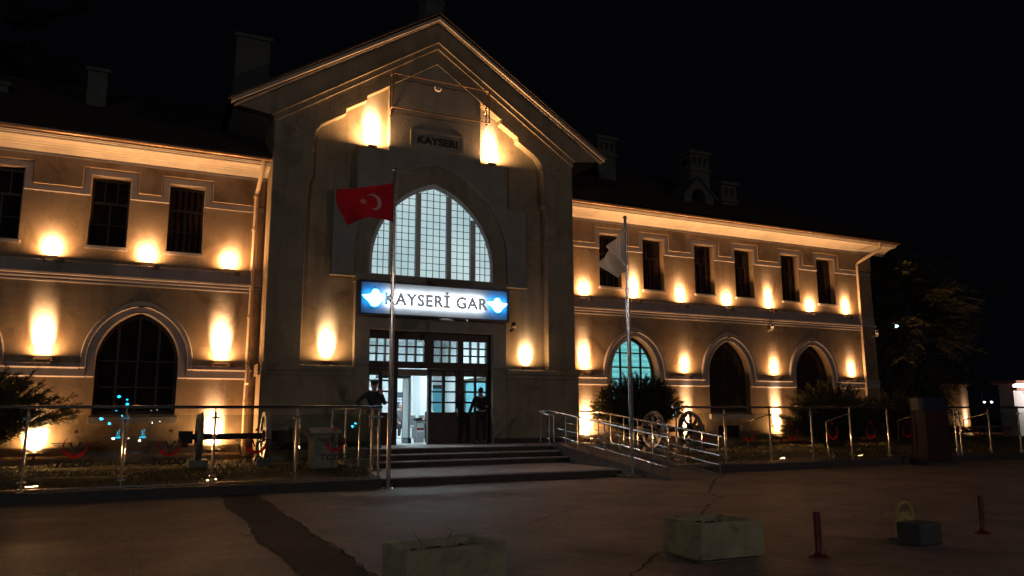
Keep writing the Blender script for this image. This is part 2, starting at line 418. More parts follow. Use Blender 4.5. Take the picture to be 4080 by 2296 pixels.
# --- body behind the walls, roofs
MB().box(XL0, XT0-.01, YW+.42, 33.5, .1, 8.9).build('rear_body', plaster, station)
MB().box(XT1+.01, XR1-.39, YW+.42, 33.5, .1, 8.9).build('rear_body', plaster, station)
MB().box(XR1-.38, XR1, YW+.381, 33.5, .1, 8.69).build('end_wall', plaster_t, station)
MB().box(28.52, 29.38, 22.3, 34.3, 8.70, 8.9).build('end_eaves', soffit_m, station)
XA, XB = XT0-.004, XT1+.004
MB().add([(XL0,22.08,8.93),(XA,22.08,8.93),(XA,28.3,12.55),(XL0,28.3,12.55),(XA,34.4,8.93),(XL0,34.4,8.93),(XL0,22.10,8.905),(XA,22.10,8.905),(XA,34.4,8.905),(XL0,34.4,8.905)],
         [(0,1,2,3),(3,2,4,5),(9,8,7,6),(0,6,7,1),(0,3,5,9,6)]).build('roof', roof_m, station)
rf = MB().add([(XB,22.08,8.93),(29.46,22.08,8.93),(29.46,34.4,8.93),(23.2,28.3,12.55),(XB,28.3,12.55),(XB,34.4,8.93)], [(0,1,3,4),(1,2,3),(4,3,2,5),(0,4,5)])
rf.add([(XB,22.10,8.905),(29.44,22.10,8.905),(29.44,34.4,8.905),(XB,34.4,8.905)], [(3,2,1,0)])
wing_roof = rf.build('roof', roof_m, station)
# --- chimneys
def chimney(x0, x1, y0, y1, z0, z1, slots=0, cap=.12):
    m = MB().box(x0, x1, y0, y1, z0, z1-.9 if slots else z1-cap)
    w = x1-x0
    if slots:
        zt = z1-.9
        m.box(x0-.07, x1+.07, y0-.07, y1+.07, zt, zt+.12)
        m.box(x0, x1, y0, y1, zt+.12, zt+.30)
        n = slots; pw = w/(2*n+1)
        for i in range(n+1):
            xa = x0+i*2*pw
            m.box(xa, xa+pw, y0, y1, zt+.30, zt+.62)
        m.box(x0, x1, y0+.2, y1-.2, zt+.30, zt+.62)
        m.box(x0, x1, y0, y1, zt+.62, zt+.75)
        m.box(x0-.10, x1+.10, y0-.10, y1+.10, zt+.75, z1)
    else:
        m.box(x0-.07, x1+.07, y0-.07, y1+.07, z1-cap, z1)
    return m.build('chimney', chim_m, wing_roof, bevel=.012)
chimney(2.0, 3.08, 25, 26.0, 10.2, 13.98)
chimney(-2.18, -1.64, 25.5, 26.0, 10.6, 12.15)
chimney(-4.8, -4.18, 25.5, 26.1, 10.5, 11.25)
chimney(16.5, 17.35, 26, 26.8, 10.9, 13.1, 3)
c5 = chimney(20.5, 21.5, 25, 25.8, 10.3, 12.72, 3)
MB().tube([(20.62,25.1,12.7),(20.62,25.1,13.8)], .012, 6).build('antenna', iron_m, c5)
chimney(21.7, 22.5, 24.5, 25.1, 10.0, 11.35, 2)
# small dormer with a pointed opening
d = MB().plate([(19.3,9.9),(20.78,9.9),(20.78,10.35),(20.04,11.05),(19.3,10.35)], 24.0, 24.15, [arch(20.04, .36, 10.25, 10.65, 10.0, 6)])
d.add([(19.2,23.9,10.25),(20.04,23.9,11.12),(20.88,23.9,10.25),(19.2,25.4,10.25),(20.04,25.4,11.12),(20.88,25.4,10.25),(19.2,23.9,10.33),(20.04,23.9,11.2),(20.88,23.9,10.33),(19.2,25.4,10.33),(20.04,25.4,11.2),(20.88,25.4,10.33)],
      [(0,1,4,3),(1,2,5,4),(6,9,10,7),(7,10,11,8),(0,6,7,1),(1,7,8,2),(0,3,9,6),(2,8,11,5)])
d.build('dormer', chim_m, wing_roof)

# --- entrance tower
REC = [(3.94,2.95),(3.94,7.75),(3.97,8.1),(3.99,8.36),(4.07,8.5),(4.07,9.45),(4.10,9.72),(4.17,9.92),(4.30,10.1),(4.5,10.24),(5.02,10.57),(5.02,10.71),(5.65,11.11),(5.65,11.25)]
DH, DZ0, DZ1 = 1.98, .645, 4.02
rec_hole = [(CX-DH,DZ0),(CX-DH,2.95)] + REC + [(CX,12.73)] + [(2*CX-x,z) for x,z in reversed(REC)] + [(CX+DH,2.95),(CX+DH,DZ0)]
MB().plate([(XT0,.1),(XT1,.1),(XT1,10.15),(14.05,10.32),(CX,14.34),(1.75,10.32),(XT0,10.15)], YT, YT+.34, [rec_hole]).build('tower_wall', plaster_t, station, bevel=.035, bseg=2)
MB().box(XT0, XT0+.34, YT+.341, 27, .1, 10.2).build('tower_side_wall', plaster, station)
MB().box(XT1-.34, XT1, YT+.341, 27, .1, 10.2).build('tower_side_wall', plaster, station)
# sunk back of the recess
MB().plate([(3.7,2.7),(12.1,2.7),(12.1,10.6),(CX,13.1),(3.7,10.6)], YT+.28, YT+.335, [[(5.75,2.9),(10.05,2.9),(10.05,7.9),(CX,9.2),(5.75,7.9)]]).build('recess_back', plaster_t, station)
# stepped centre panel
SL = (12.73-11.25)/(CX-5.65)
P = [(CX-DH,2.952),(CX-2.45,2.952),(CX-2.45,5.63),(CX-3.19,5.63),(CX-3.19,8.2),(CX-2.5,8.2),(CX-2.5,9.6),(CX-1.55,9.6),(CX-1.55,12.725-1.55*SL),(CX,12.725)]
Pout = P + [(2*CX-x,z) for x,z in reversed(P[:-1])]
PO = [(CX+DH,DZ1),(CX-DH,DZ1)]
MB().plate(Pout + PO, YT+.012, YT+.26, [arch(CX, 2.5, 6.4, 9.36, 5.7)]).build('centre_panel', trim_t, station, bevel=.03, bseg=2)
# thin lit caps below the stepped blocks
for s in (-1, 1):
    a, b = sorted((CX+s*2.46, CX+s*3.22))
    MB().box(a, b, YT-.03, YT+.20, 5.585, 5.628).build('panel_ledge', trim_t, station)
    a, b = sorted((CX+s*1.52, CX+s*2.52))
    MB().box(a, b, YT-.012, YT+.20, 9.56, 9.598).build('panel_ledge', trim_t, station)
MB().plate(arch(CX, 2.498, 6.4, 9.356, 5.45), YT+.10, YT+.27, [arch(CX, 2.06, 6.1, 8.76, 5.66)]).build('archivolt', plaster_t, station)
# roundel and two small medallions
MB().lathe([(.0,-.03),(.10,-.03),(.13,0),(.15,.0)], (7.93, YT+.0, 11.93), 20, 'Y').build('roundel', white_m, station, smooth=True)
for x in (3.47, 12.25):
    MB().lathe([(.05,-.03),(.10,-.035),(.14,-.02),(.15,0)], (x, YT, 9.76), 20, 'Y').build('medallion', plaster_t, station, smooth=True)
# raking mouldings and verge
def rake(xa, za, xb, zb, t, y0, name, mat):
    p = [(xa,za),(CX,zb),(2*CX-xa,za),(2*CX-xa,za+t),(CX,zb+t),(xa,za+t)]
    return MB().plate(p, y0, YT+.01).build(name, mat, station)
rake(2.84, 10.13, CX, 13.47, .09, YT-.10, 'raking_moulding', plaster_t)
rake(2.90, 9.96, CX, 13.27, .195, YT-.045, 'raking_band', plaster_t)
v = rake(1.80, 10.225, CX, 14.165, .05, YT-.13, 'verge_moulding', verge_m)
rake(1.70, 10.28, CX, 14.22, .12, YT-.20, 'verge', verge_m)
# tower roof
tr = MB()
ap, el, er, ez = 14.50, 1.62, 14.18, 10.44
tr.add([(el,YT-.24,ez),(CX,YT-.24,ap),(er,YT-.24,ez),(el,29,ez),(CX,29,ap),(er,29,ez),
        (el,YT-.24,ez-.07),(CX,YT-.24,ap-.07),(er,YT-.24,ez-.07),(el,29,ez-.07),(CX,29,ap-.07),(er,29,ez-.07)],
       [(0,1,4,3),(1,2,5,4),(6,9,10,7),(7,10,11,8),(0,6,7,1),(1,7,8,2),(0,3,9,6),(2,8,11,5),(3,4,10,9),(4,5,11,10)])
tower_roof = tr.build('roof', roof_m, station)
for s in (-1, 1):
    a, b = sorted((CX+s*4.985, CX+s*6.1))
    MB().add([(a,YT+.345,10.15 if s>0 else 10.30),(b,YT+.345,10.30 if s>0 else 10.15),(b,29,10.30 if s>0 else 10.15),(a,29,10.15 if s>0 else 10.30)], [(0,3,2,1)]).build('tower_eaves', soffit_m, station)
fin = MB().lathe([(.85,-.5),(.74,-.05),(.62,.06),(.50,.22),(.44,.36),(.42,.75),(.50,.80),(.50,.92),(.30,1.05),(.04,1.7)], (8.02, 23.0, 14.5), 8)
fin.build('finial', chim_m, tower_roof)
# plinth of the tower
for s in (-1, 1):
    a, b = sorted((CX+s*2.46, CX+s*5.04))
    prof = [(YT+.005,.1),(YT-.06,.1),(YT-.06,2.62),(YT-.09,2.66),(YT-.09,2.74),(YT-.13,2.80),(YT-.13,2.90),(YT-.05,2.945),(YT+.005,2.948)]
    MB().profile(prof, a, b).build('tower_plinth', plaster_t, station)
MB().box(XT0-.06, XT0-.001, YT+.0, YW-.11, .1, 2.62).box(XT0-.13, XT0-.001, YT-.0, YW-.12, 2.63, 2.94).build('tower_plinth', plaster, station)
for a, b in ((CX-DH-2.9, CX-DH-.02), (CX+DH+.02, CX+4.9)): MB().box(a, b, YT-.085, YT-.061, .6, .80).build('skirting', shade_skirting_m, station)

# --- great arched window
frost = bpy.data.materials.new('lit_frosted_glass'); frost.use_nodes = True
nt = frost.node_tree; b = nt.nodes['Principled BSDF']; tc = nt.nodes.new('ShaderNodeTexCoord')
n = nt.nodes.new('ShaderNodeTexNoise'); n.inputs['Scale'].default_value = .5; n.inputs['Detail'].default_value = 2
rp = nt.nodes.new('ShaderNodeValToRGB'); rp.color_ramp.elements[0].color = (.36,.53,.57,1); rp.color_ramp.elements[1].color = (.55,.72,.74,1); rp.color_ramp.elements[0].position = .35; rp.color_ramp.elements[1].position = .65
nt.links.new(tc.outputs['Object'], n.inputs['Vector']); nt.links.new(n.outputs['Fac'], rp.inputs['Fac']); nt.links.new(rp.outputs['Color'], b.inputs['Emission Color'])
b.inputs['Emission Strength'].default_value = .95; b.inputs['Base Color'].default_value = (.2,.24,.26,1); b.inputs['Roughness'].default_value = .35
W = dict(half=2.055, spring=6.1, apex=8.755)
yw = YT+.15
m = MB().plate(arch(CX, 2.055, 6.1, 8.755, 5.66), yw, yw+.10, [arch(CX, 1.95, 6.1, 8.60, 5.74)])
LIGHTS = [(-1.95,-1.42),(-1.24,-.59),(-.43,.43),(.59,1.24),(1.42,1.95)]
for i in range(4):
    a, b_ = LIGHTS[i][1], LIGHTS[i+1][0]
    z1 = 8.7
    while arch_half(0, 1.97, 6.1, 8.63, z1) < max(abs(a), abs(b_)) and z1 > 6: z1 -= .02
    m.box(CX+a, CX+b_, yw-.02, yw+.09, 5.70, z1)
gw = m.build('great_window', white_fr, station)
MB().plate(arch(CX, 2.0, 6.1, 8.68, 5.70), yw+.06, yw+.07).build('pane', frost, gw)
gb = MB()
for (a, b_), ncol in zip(LIGHTS, (3,3,4,3,3)):
    for k in range(0, ncol+1):
        x = a+(b_-a)*k/ncol
        z1 = 8.6
        while arch_half(0, 1.95, 6.1, 8.60, z1) < abs(x)+.008 and z1 > 5.8: z1 -= .02
        t = .009
        gb.box(CX+x-t, CX+x+t, yw+.035, yw+.058, 5.74, z1)
    for k in range(1, 13):
        z = 5.74+.224*k
        h = arch_half(0, 1.95, 6.1, 8.60, z)
        xa, xb = max(a, -h), min(b_, h)
        if xb-xa > .02: gb.box(CX+xa, CX+xb, yw+.037, yw+.056, z-.008, z+.008)
gb.build('glazing_bar', iron_m, gw)
MB().profile([(YT+.3,5.46),(YT-.06,5.46),(YT-.06,5.56),(YT+.3,5.66)], CX-2.3, CX+2.3).build('sill', trim_t, gw)

# --- doors
YD = YT+.2
holes = []
TX = [(5.95,6.68),(6.85,7.66),(7.97,8.76),(8.95,9.73)]
for a, b_ in TX:
    for i in range(3):
        for k in range(3):
            w = (b_-a-.08)/3; h = (3.79-3.12-.08)/3
            holes.append(rect(a+i*(w+.04), a+i*(w+.04)+w, 3.12+k*(h+.04), 3.12+k*(h+.04)+h))
LEAF = [(5.97,6.79),(7.86,8.83),(8.87,9.83)]
holes += [rect(a, b_, .652, 2.925) for a, b_ in LEAF] + [rect(6.84, 7.81, .652, 2.925)]
df = MB().plate(rect(CX-DH+.003, CX+DH-.003, .648, 4.017), YD, YD+.14, holes).build('door_frame', wood_m, station)
MB().box(5.95, 9.8, YD+.06, YD+.068, 3.05, 3.9).build('pane', glass_m, df)
for (a, b_), cols in zip(LEAF, ([(5.99,6.26),(6.37,6.66)], [(7.93,8.27),(8.36,8.71)], [(8.99,9.33),(9.41,9.73)])):
    hs = [rect(c0, c1, 2.84-.322*k-.27, 2.84-.322*k) for c0, c1 in cols for k in range(4)]
    d = MB().plate(rect(a+.004, b_-.004, .655, 2.92), YD+.03, YD+.085, hs)
    d.box(a+.12, b_-.12, YD+.012, YD+.031, .85, 1.40)
    d = d.build('door', wood_m, station)
    MB().box(cols[0][0]-.02, cols[1][1]+.02, YD+.05, YD+.056, 1.55, 2.86).build('pane', glass_m, d)
    MB().tube([(b_-.09,YD+.02,1.45),(b_-.09,YD-.04,1.45),(b_-.09,YD-.04,1.75),(b_-.09,YD+.02,1.75)], .012, 8).build('handle', steel_m, d)

# --- the hall seen through the doors
h = MB()
h.box(4.6, 4.7, 22.6, 30.2, .6, 4.5).box(11.2, 11.3, 22.6, 30.2, .6, 4.5).box(4.6, 11.3, 30.2, 30.3, .6, 4.5)
h.box(9.95, 10.45, 29.2, 30.2, .64, 4.45)
hall = h.build('hall_wall', hall_wall, station)
MB().box(4.6, 11.3, YT+.345, 30.3, .56, .643).build('hall_floor', hall_floor, station)
MB().box(4.6, 11.3, YT+.345, 30.3, 4.5, 4.6).build('hall_ceiling', hall_wall, station)
MB().box(11.15, 11.199, 24.6, 27.4, .65, 2.75).box(10.46, 11.1, 29.9, 29.95, .65, 2.6).build('inner_door', turq_m, station)
MB().box(11.10, 11.198, 24.5, 24.6, .65, 2.85).box(11.10, 11.198, 27.4, 27.5, .65, 2.85).box(11.10, 11.198, 24.5, 27.5, 2.75, 2.88).box(10.0,11.1,29.85,29.98,2.6,2.75).build('inner_door_frame', wood_m, station)
tube_m = emit('fluorescent_tube', (.80,.95,1.0), 14)
for x, y in ((6.2,24.2),(9.4,24.2),(6.2,27.2),(9.4,27.2)):
    t = thing('fluorescent_light', {(6.2,24.2):'fluorescent ceiling light in the hall above the leftmost transom panes', (9.4,24.2):'fluorescent ceiling light in the hall above the rightmost transom panes',
        (6.2,27.2):'fluorescent ceiling light deep in the hall on the left', (9.4,27.2):'fluorescent ceiling light deep in the hall on the right'}[(x,y)], 'ceiling light', (x,y,4.49), 'fluorescent lights in the hall')
    MB().box(x-.65, x+.65, y-.09, y+.09, 4.44, 4.495).build('fitting', white_m, t)
    MB().tube([(x-.6,y-.04,4.41),(x+.6,y-.04,4.41)], .018, 8).tube([(x-.6,y+.04,4.41),(x+.6,y+.04,4.41)], .018, 8).build('tube', tube_m, t)
    l = bpy.data.lights.new('hall_light', 'AREA'); l.shape = 'RECTANGLE'; l.size = 1.2; l.size_y = .2; l.energy = 105; l.color = (.78,.95,1.0)
    lo = bpy.data.objects.new('hall_light', l); lo.location = (x,y,4.38); put(lo, t)

# --- downpipes
p = MB().tube([(2.70,22.16,8.80),(2.70,22.25,8.62),(2.66,22.80,8.12),(2.64,22.915,7.98),(2.62,22.915,2.95),(2.62,22.80,2.88),(2.62,22.80,2.45),(2.62,22.915,2.38),(2.62,22.915,.3)], .062, 12).build('downpipe', pipe_m, station, smooth=True)
for z in (7.9, 6.9, 5.7, 4.3, 3.3, 1.9): MB().lathe([(.078,-.02),(.078,.02)], (2.62,22.915,z), 12).build('clamp', pipe_m, p)
p = MB().tube([(28.25,22.16,8.84),(28.25,22.18,8.55),(28.18,22.25,8.44),(27.66,22.80,8.02),(27.60,22.915,7.9),(27.60,22.915,.3)], .06, 12).build('downpipe', pipe_m, station, smooth=True)
for z in (7.8, 6.4, 4.6, 3.2): MB().lathe([(.075,-.02),(.075,.02)], (27.60,22.915,z), 12).build('clamp', pipe_m, p)
# ------------------------------------------------------------------ floodlights
GAIN = 1.5
SPILL = (1.0, .495, .185)
SP = 5.2
WARM = (1.0, .65, .38)
lens_m = emit('lit_lens', (1.0, .66, .32), 14)
def floodlight(x, yw, z, power, beam, wide, label, group, d=.15, w=.28, small=False, stand=False, fwd=0.0):
    t = thing('floodlight', label, 'floodlight', (x, yw-d, z), group)
    y = yw-d
    m = MB().add([(x-w/2+.03,y-.05,z-.08),(x+w/2-.03,y-.05,z-.08),(x+w/2-.03,y+.06,z-.08),(x-w/2+.03,y+.06,z-.08),(x-w/2,y-.085,z),(x+w/2,y-.085,z),(x+w/2,y+.085,z),(x-w/2,y+.085,z)],
                 [(0,3,2,1),(0,1,5,4),(1,2,6,5),(2,3,7,6),(3,0,4,7)])
    m.add([(x-w/2,y-.085,z),(x+w/2,y-.085,z),(x+w/2,y+.085,z),(x-w/2,y+.085,z),(x-w/2+.02,y-.065,z),(x+w/2-.02,y-.065,z),(x+w/2-.02,y+.065,z),(x-w/2+.02,y+.065,z)],
          [(0,1,5,4),(1,2,6,5),(2,3,7,6),(3,0,4,7)])
    m.build('housing', lampbody, t)
    MB().box(x-w/2+.02, x+w/2-.02, y-.065, y+.065, z-.02, z-.012).build('lens', lens_m, t)
    b = MB()
    if stand:
        b.box(x-.03, x+.03, y-.02, y+.02, z-.45, z-.08)
    else:
        b.tube([(x-w/2-.015,y,z-.04),(x-w/2-.015,y+.06,z-.15),(x-w/2-.015,yw-.02,z-.17)], .012, 6).tube([(x+w/2+.015,y,z-.04),(x+w/2+.015,y+.06,z-.15),(x+w/2+.015,yw-.02,z-.17)], .012, 6)
        b.box(x-w/2-.02, x+w/2+.02, yw-.03, yw-.01, z-.19, z-.15)
    b.build('bracket', lampbody, t)
    if not stand:
        MB().box(x+w/2+.05, x+w/2+.17, yw-.10, yw-.012, z-.16, z-.05).build('junction_box', lampbody, t)
    half, tilt = {'round': (46, 53), 'egg': (36, 42), 'tall': (26, 31), 'column': (17, 19)}[beam]
    # the reflector's beam up the wall and the soft spill round it
    l = bpy.data.lights.new('floodlight_beam', 'SPOT'); l.energy = power*GAIN*(.6 if beam == 'round' else 1)*rnd.uniform(.75,1.2); l.color = WARM; l.spot_size = R(2*half); l.spot_blend = 1.0; l.shadow_soft_size = .13
    o = bpy.data.objects.new('floodlight_beam', l); o.location = (x, y, z+.09)
    o.rotation_euler = Vector((rnd.uniform(-.07,.07), math.sin(R(tilt)), math.cos(R(tilt)))).to_track_quat('-Z', 'Y').to_euler(); put(o, t)
    l = bpy.data.lights.new('floodlight_spill', 'AREA'); l.shape = 'RECTANGLE'; l.size = w*.8; l.size_y = .12; l.energy = wide*SP*(4.5 if stand else 1); l.color = SPILL
    o = bpy.data.objects.new('floodlight_spill', l); o.location = (x, y-fwd, z+.012); o.rotation_euler = (math.pi+(R(30) if stand else 0), 0, 0); put(o, t)
    return t
G1 = 'floodlights along the storey band'; G2 = 'floodlights on the lower ledge'; G3 = 'floodlights on the ground by the plinth'; G4 = 'floodlights in the tower recess'
K = 2.2
floodlight(-2.41, YW, 5.68, 900, 'round', 13, 'wall floodlight over the storey band, leftmost of the upper row, in front of the juniper', G1)
floodlight(-.14, YW, 5.68, 800, 'round', 12, 'wall floodlight between the two upper windows above the big dark arched window', G1)
floodlight(1.99, YW, 5.66, 800, 'round', 12, 'wall floodlight on the storey band between upper window and downpipe beside the tower', G1)
floodlight(13.85, YW, 5.66, 800, 'round', 12, 'small round wall glow on the far storey band right against the tower', G1)
floodlight(15.97, YW, 5.68, 2200, 'tall', 13, 'tall flame-shaped floodlight just behind the white flag on the far storey band', G1)
floodlight(18.10, YW, 5.66, 900, 'egg', 12, 'floodlight on the far storey band midway above the lit and the middle arched windows', G1)
floodlight(20.30, YW, 5.66, 800, 'round', 12, 'floodlight between upper windows directly above the middle arch of the far wing', G1)
floodlight(22.50, YW, 5.68, 1800, 'tall', 12, 'tall floodlight on the far storey band above the white security camera', G1)
floodlight(24.72, YW, 5.66, 800, 'round', 12, 'floodlight between the last two upper windows of the far wing', G1)
floodlight(26.81, YW, 5.66, 900, 'egg', 11, 'last floodlight on the far storey band, next to the end downpipe', G1)
floodlight(-2.39, YW, 3.06, 6000, 'tall', 10, 'tall floodlight on the lower ledge left of the big dark arch, above the juniper', G2, w=.36)
floodlight(1.91, YW, 3.04, 7500, 'tall', 10, 'large blazing floodlight on the lower ledge between the big dark arch and the tower', G2, w=.40)
floodlight(13.82, YW, 3.04, 4000, 'tall', 9, 'floodlight on the lower ledge in the corner between tower and lit arched window', G2)
floodlight(18.13, YW, 3.00, 1020, 'egg', 8, 'floodlight on the lower ledge between the lit arch and the middle dark arch', G2)
floodlight(22.56, YW, 3.00, 900, 'egg', 8, 'floodlight on the lower ledge under the security camera of the far wing', G2)
floodlight(26.88, YW, 3.00, 780, 'egg', 8, 'last floodlight on the lower ledge near the end of the far wing', G2)
floodlight(-2.37, YW, .62, 6000, 'egg', 8, 'ground floodlight glaring below the left juniper behind the glass fence', G3, w=.36, stand=True)
floodlight(1.84, YW, .62, 9000, 'tall', 8, 'ground floodlight behind the axle of the left wheelset', G3, w=.36, stand=True)
floodlight(13.85, YW, .72, 7000, 'tall', 8, 'ground floodlight seen through the ramp handrails beside the tower', G3, w=.36, stand=True)
floodlight(18.12, YW, .62, 7000, 'column', 6, 'ground floodlight behind the spoked wheel right of the bush', G3, w=.30, stand=True)
floodlight(22.56, YW, .64, 9000, 'column', 6, 'ground floodlight throwing a tall column of light between two dark arches', G3, w=.30, stand=True)
floodlight(26.88, YW, .62, 60, 'round', 3, 'faint ground floodlight half hidden by the shrubs at the end of the far wing', G3, w=.30, stand=True)
YR = YT+.28
floodlight(4.70, YR, 3.06, 4500, 'tall', 8, 'floodlight in the tower recess left of the station doors', G4, d=.15, fwd=.16)
floodlight(11.13, YR, 3.04, 1300, 'egg', 6, 'weaker floodlight in the tower recess right of the station doors', G4, d=.15, fwd=.16)
floodlight(5.87, YR, 9.72, 7000, 'tall', 34, 'bright floodlight high in the gable left of the stone name plaque', G4, d=.15, fwd=.16)
floodlight(9.90, YR, 9.72, 7000, 'tall', 34, 'bright floodlight high in the gable right of the stone name plaque', G4, d=.15, fwd=.16)

# ------------------------------------------------------------------ station sign
YS = 21.84
sign = thing('station_sign', 'long backlit sign with the name of the station above the doors', 'sign', (CX, YS, 4.94))
board_m = pbr('sign_board', (.22,.24,.27), .55, col2=(.27,.29,.32), scale=3)
MB().box(5.56, 10.28, YS-.02, YS+.10, 4.48, 5.40).build('board', board_m, sign)
MB().box(5.50,10.34,YS-.07,YS+.13,5.401,5.46).box(5.50,10.34,YS-.07,YS+.13,4.42,4.479).box(5.50,5.559,YS-.07,YS+.13,4.48,5.40).box(10.281,10.34,YS-.07,YS+.13,4.48,5.40).build('frame', black_m, sign)
letter_m = pbr('letter_grey', (.12,.122,.125), .6, col2=(.15,.152,.155), scale=6)
b = letter_m.node_tree.nodes['Principled BSDF']; b.inputs['Emission Color'].default_value = (.17,.175,.18,1); b.inputs['Emission Strength'].default_value = 1   # faint glow added to the letter faces, standing in for bloom
text_mb('KAYSERİ GAR', 3.26, .46, .03, .017, 7.89, 4.985, YS-.17, spacing=1.12).build('lettering', letter_m, sign)
# spill lamps behind the letters wash the board
for x in (6.62, 7.27, 7.9, 8.53, 9.15):
    l = bpy.data.lights.new('letter_glow', 'AREA'); l.shape = 'RECTANGLE'; l.size = .60; l.size_y = .33; l.energy = 20; l.color = (.92,.98,1)
    o = bpy.data.objects.new('letter_glow', l); o.location = (x, YS-.125, 4.95); o.rotation_euler = Vector((0,1,0)).to_track_quat('-Z','Z').to_euler(); put(o, sign)
core_m = emit('emblem_white_light', (.85,1.0,1.0), 5.0); cyan_m = emit('emblem_cyan_light', (.0,.45,1.0), 2.2)
EMB = [(-.33,.06),(-.20,.07),(-.10,.10),(-.075,.17),(-.02,.185),(.03,.185),(.075,.16),(.085,.10),(.17,.05),(.33,.035),(.27,-.04),(.19,-.10),(.15,-.14),(.10,-.21),(.02,-.235),(-.06,-.215),(-.13,-.14),(-.19,-.06),(-.30,-.02)]
for cx, s, flip in ((5.98, 1.05, -1), (9.93, .93, 1)):
    e = MB().plate([(cx+flip*x*s*1.09, 4.965+z*s*1.12) for x, z in EMB], YS-.075, YS-.055).build('emblem', core_m, sign)
    MB().plate([(cx+flip*x*s*1.24, 4.962+(z+.004)*s*1.30) for x, z in EMB], YS-.052, YS-.032).build('emblem_edge', cyan_m, e)
    l = bpy.data.lights.new('emblem_glow', 'AREA'); l.shape = 'RECTANGLE'; l.size = .6; l.size_y = .35; l.energy = 9; l.color = (.0,.36,1)
    o = bpy.data.objects.new('emblem_glow', l); o.location = (cx, YS-.19, 4.96); o.rotation_euler = Vector((0,1,0)).to_track_quat('-Z','Z').to_euler(); put(o, sign)
MB().tube([(8.0,YS-.02,4.41),(8.3,YS-.12,4.38),(8.42,YS-.12,4.36)], .03, 8).tube([(8.9,YS-.05,4.43),(8.88,YS-.1,4.36)], .02, 8).build('cable', white_m, sign)
# stone name plaque in the gable
pl = thing('name_plaque', 'pale stone plaque with dark letters high in the gable', 'plaque', (7.94, YT, 10.15))
MB().plate(rect(7.04,8.84,9.85,10.43), YT-.008, YT+.012, [rect(7.10,8.78,9.91,10.37)]).build('border', trim_t, pl)
MB().plate(rect(7.101,8.779,9.911,10.369), YT-.002, YT+.012).build('panel', trim_t, pl)
text_mb('KAYSERI', 1.33, .235, .02, .012, 7.945, 10.11, YT-.016).build('lettering', black_m, pl)
# empty steel sign frame
ef = thing('empty_sign_frame', 'empty rectangular steel frame bolted to the gable with nothing in it', 'sign frame', (7.9, 21.7, 11.4))
m = MB(); r = .022
for yy in (21.55, 21.80):
    pts = [(6.30,yy,11.95),(9.54,yy,11.95),(9.54,yy,10.85),(6.30,yy,10.85)]
    for i in range(4): m.tube([pts[i], pts[(i+1)%4]], r, 6) if yy < 21.7 or i in (1,3) else None
m.build('frame', gutter_m, ef)
m = MB()
for x in (6.30, 9.54):
    for z in (11.95, 10.85): m.tube([(x,21.55,z),(x,21.80,z)], r*.9, 6)
    for z in (11.35, 10.72): m.tube([(x+.02,21.80,z+.10),(x+.05,22.02,z-.02)], r*1.3, 6)
m.build('bracket', gutter_m, ef)

# ------------------------------------------------------------------ security cameras
def cctv(x, y, z, dirx, label, mat):
    t = thing('security_camera', label, 'security camera', (x,y,z), 'security cameras on the building')
    m = MB().box(-.15, .15, -.055, .055, -.05, .05); m.box(-.17,.13,-.065,.065,.05,.062)
    M = Matrix.Translation((x,y-.2,z)) @ Matrix.Rotation(R(dirx),4,'Z') @ Matrix.Rotation(R(18),4,'Y')
    m.xform(M).build('body', mat, t, bevel=.008)
    MB().lathe([(.04,-.012),(.04,.004)], (0,0,0), 12, 'X').xform(M @ Matrix.Translation((-.155,0,0))).build('lens', black_m, t)
    MB().tube([(x,y-.2,z-.05),(x,y-.2,z-.12),(x,y,z-.12)], .022, 8).lathe([(.05,-.02),(.05,0)], (x,y-.001,z-.12), 12, 'Y').build('bracket', mat, t)
cctv(22.41, YW, 4.93, 50, 'white security camera under the string course between two arches of the far wing', white_m)
cctv(28.38, YW, 4.92, 35, 'white security camera at the far corner of the building beside the tree', white_m)
cctv(10.50, YT, 4.30, 70, 'small dark security camera at the right edge of the door surround under the sign', black_m)

# ------------------------------------------------------------------ entrance steps and ramp
st = thing('entrance_steps', 'broad stone steps leading up to the station doors', 'steps', (CX, 19.3, 0))
MB().box(4.66, 10.85, 16.36, 19.35, .0, .18).build('landing', stone_m, st, bevel=.008)
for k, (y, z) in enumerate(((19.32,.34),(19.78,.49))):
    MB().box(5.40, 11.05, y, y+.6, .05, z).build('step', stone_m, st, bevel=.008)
    MB().box(5.42, 11.03, y-.012, y-.001, z-.15, z-.028).build('riser_shade', shade_skirting_m, st)  # dark plate over the step front, shade put into its colour
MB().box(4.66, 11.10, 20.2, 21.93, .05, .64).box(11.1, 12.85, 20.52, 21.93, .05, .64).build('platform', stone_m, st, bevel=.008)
MB().box(5.42, 11.03, 20.188, 20.199, .50, .612).build('riser_shade', shade_skirting_m, st); MB().box(4.68, 10.83, 16.348, 16.359, .0, .152).build('riser_shade', shade_skirting_m, st)  # same painted shade on the platform and landing fronts
MB().box(CX-DH+.01, CX+DH-.01, 21.90, YD+.15, .5, .646).build('threshold', stone_m, st)
MB().box(4.66, 5.39, 19.36, 20.19, .05, .42).build('side_wall', stone_m, st)
rp_ = thing('access_ramp', 'concrete wheelchair ramp rising beside the steps', 'ramp', (11.9, 17.7, 0))
RZ = lambda y: max(0, .64*(y-14.85)/(20.5-14.85))
MB().profile([(14.80,-.02),(14.80,.01),(20.515,.645),(20.515,-.02)], 11.16, 12.72).build('slope', conc_m, rp_)
for a in (11.10, 12.66):
    MB().profile([(14.85,-.02),(14.85,.06),(20.51,.70),(20.51,-.02)], a, a+.12).build('edge_kerb', conc_m, rp_)
POSTY = [20.42,19.72,19.02,18.32,17.62,16.92,16.22,15.54,14.92]
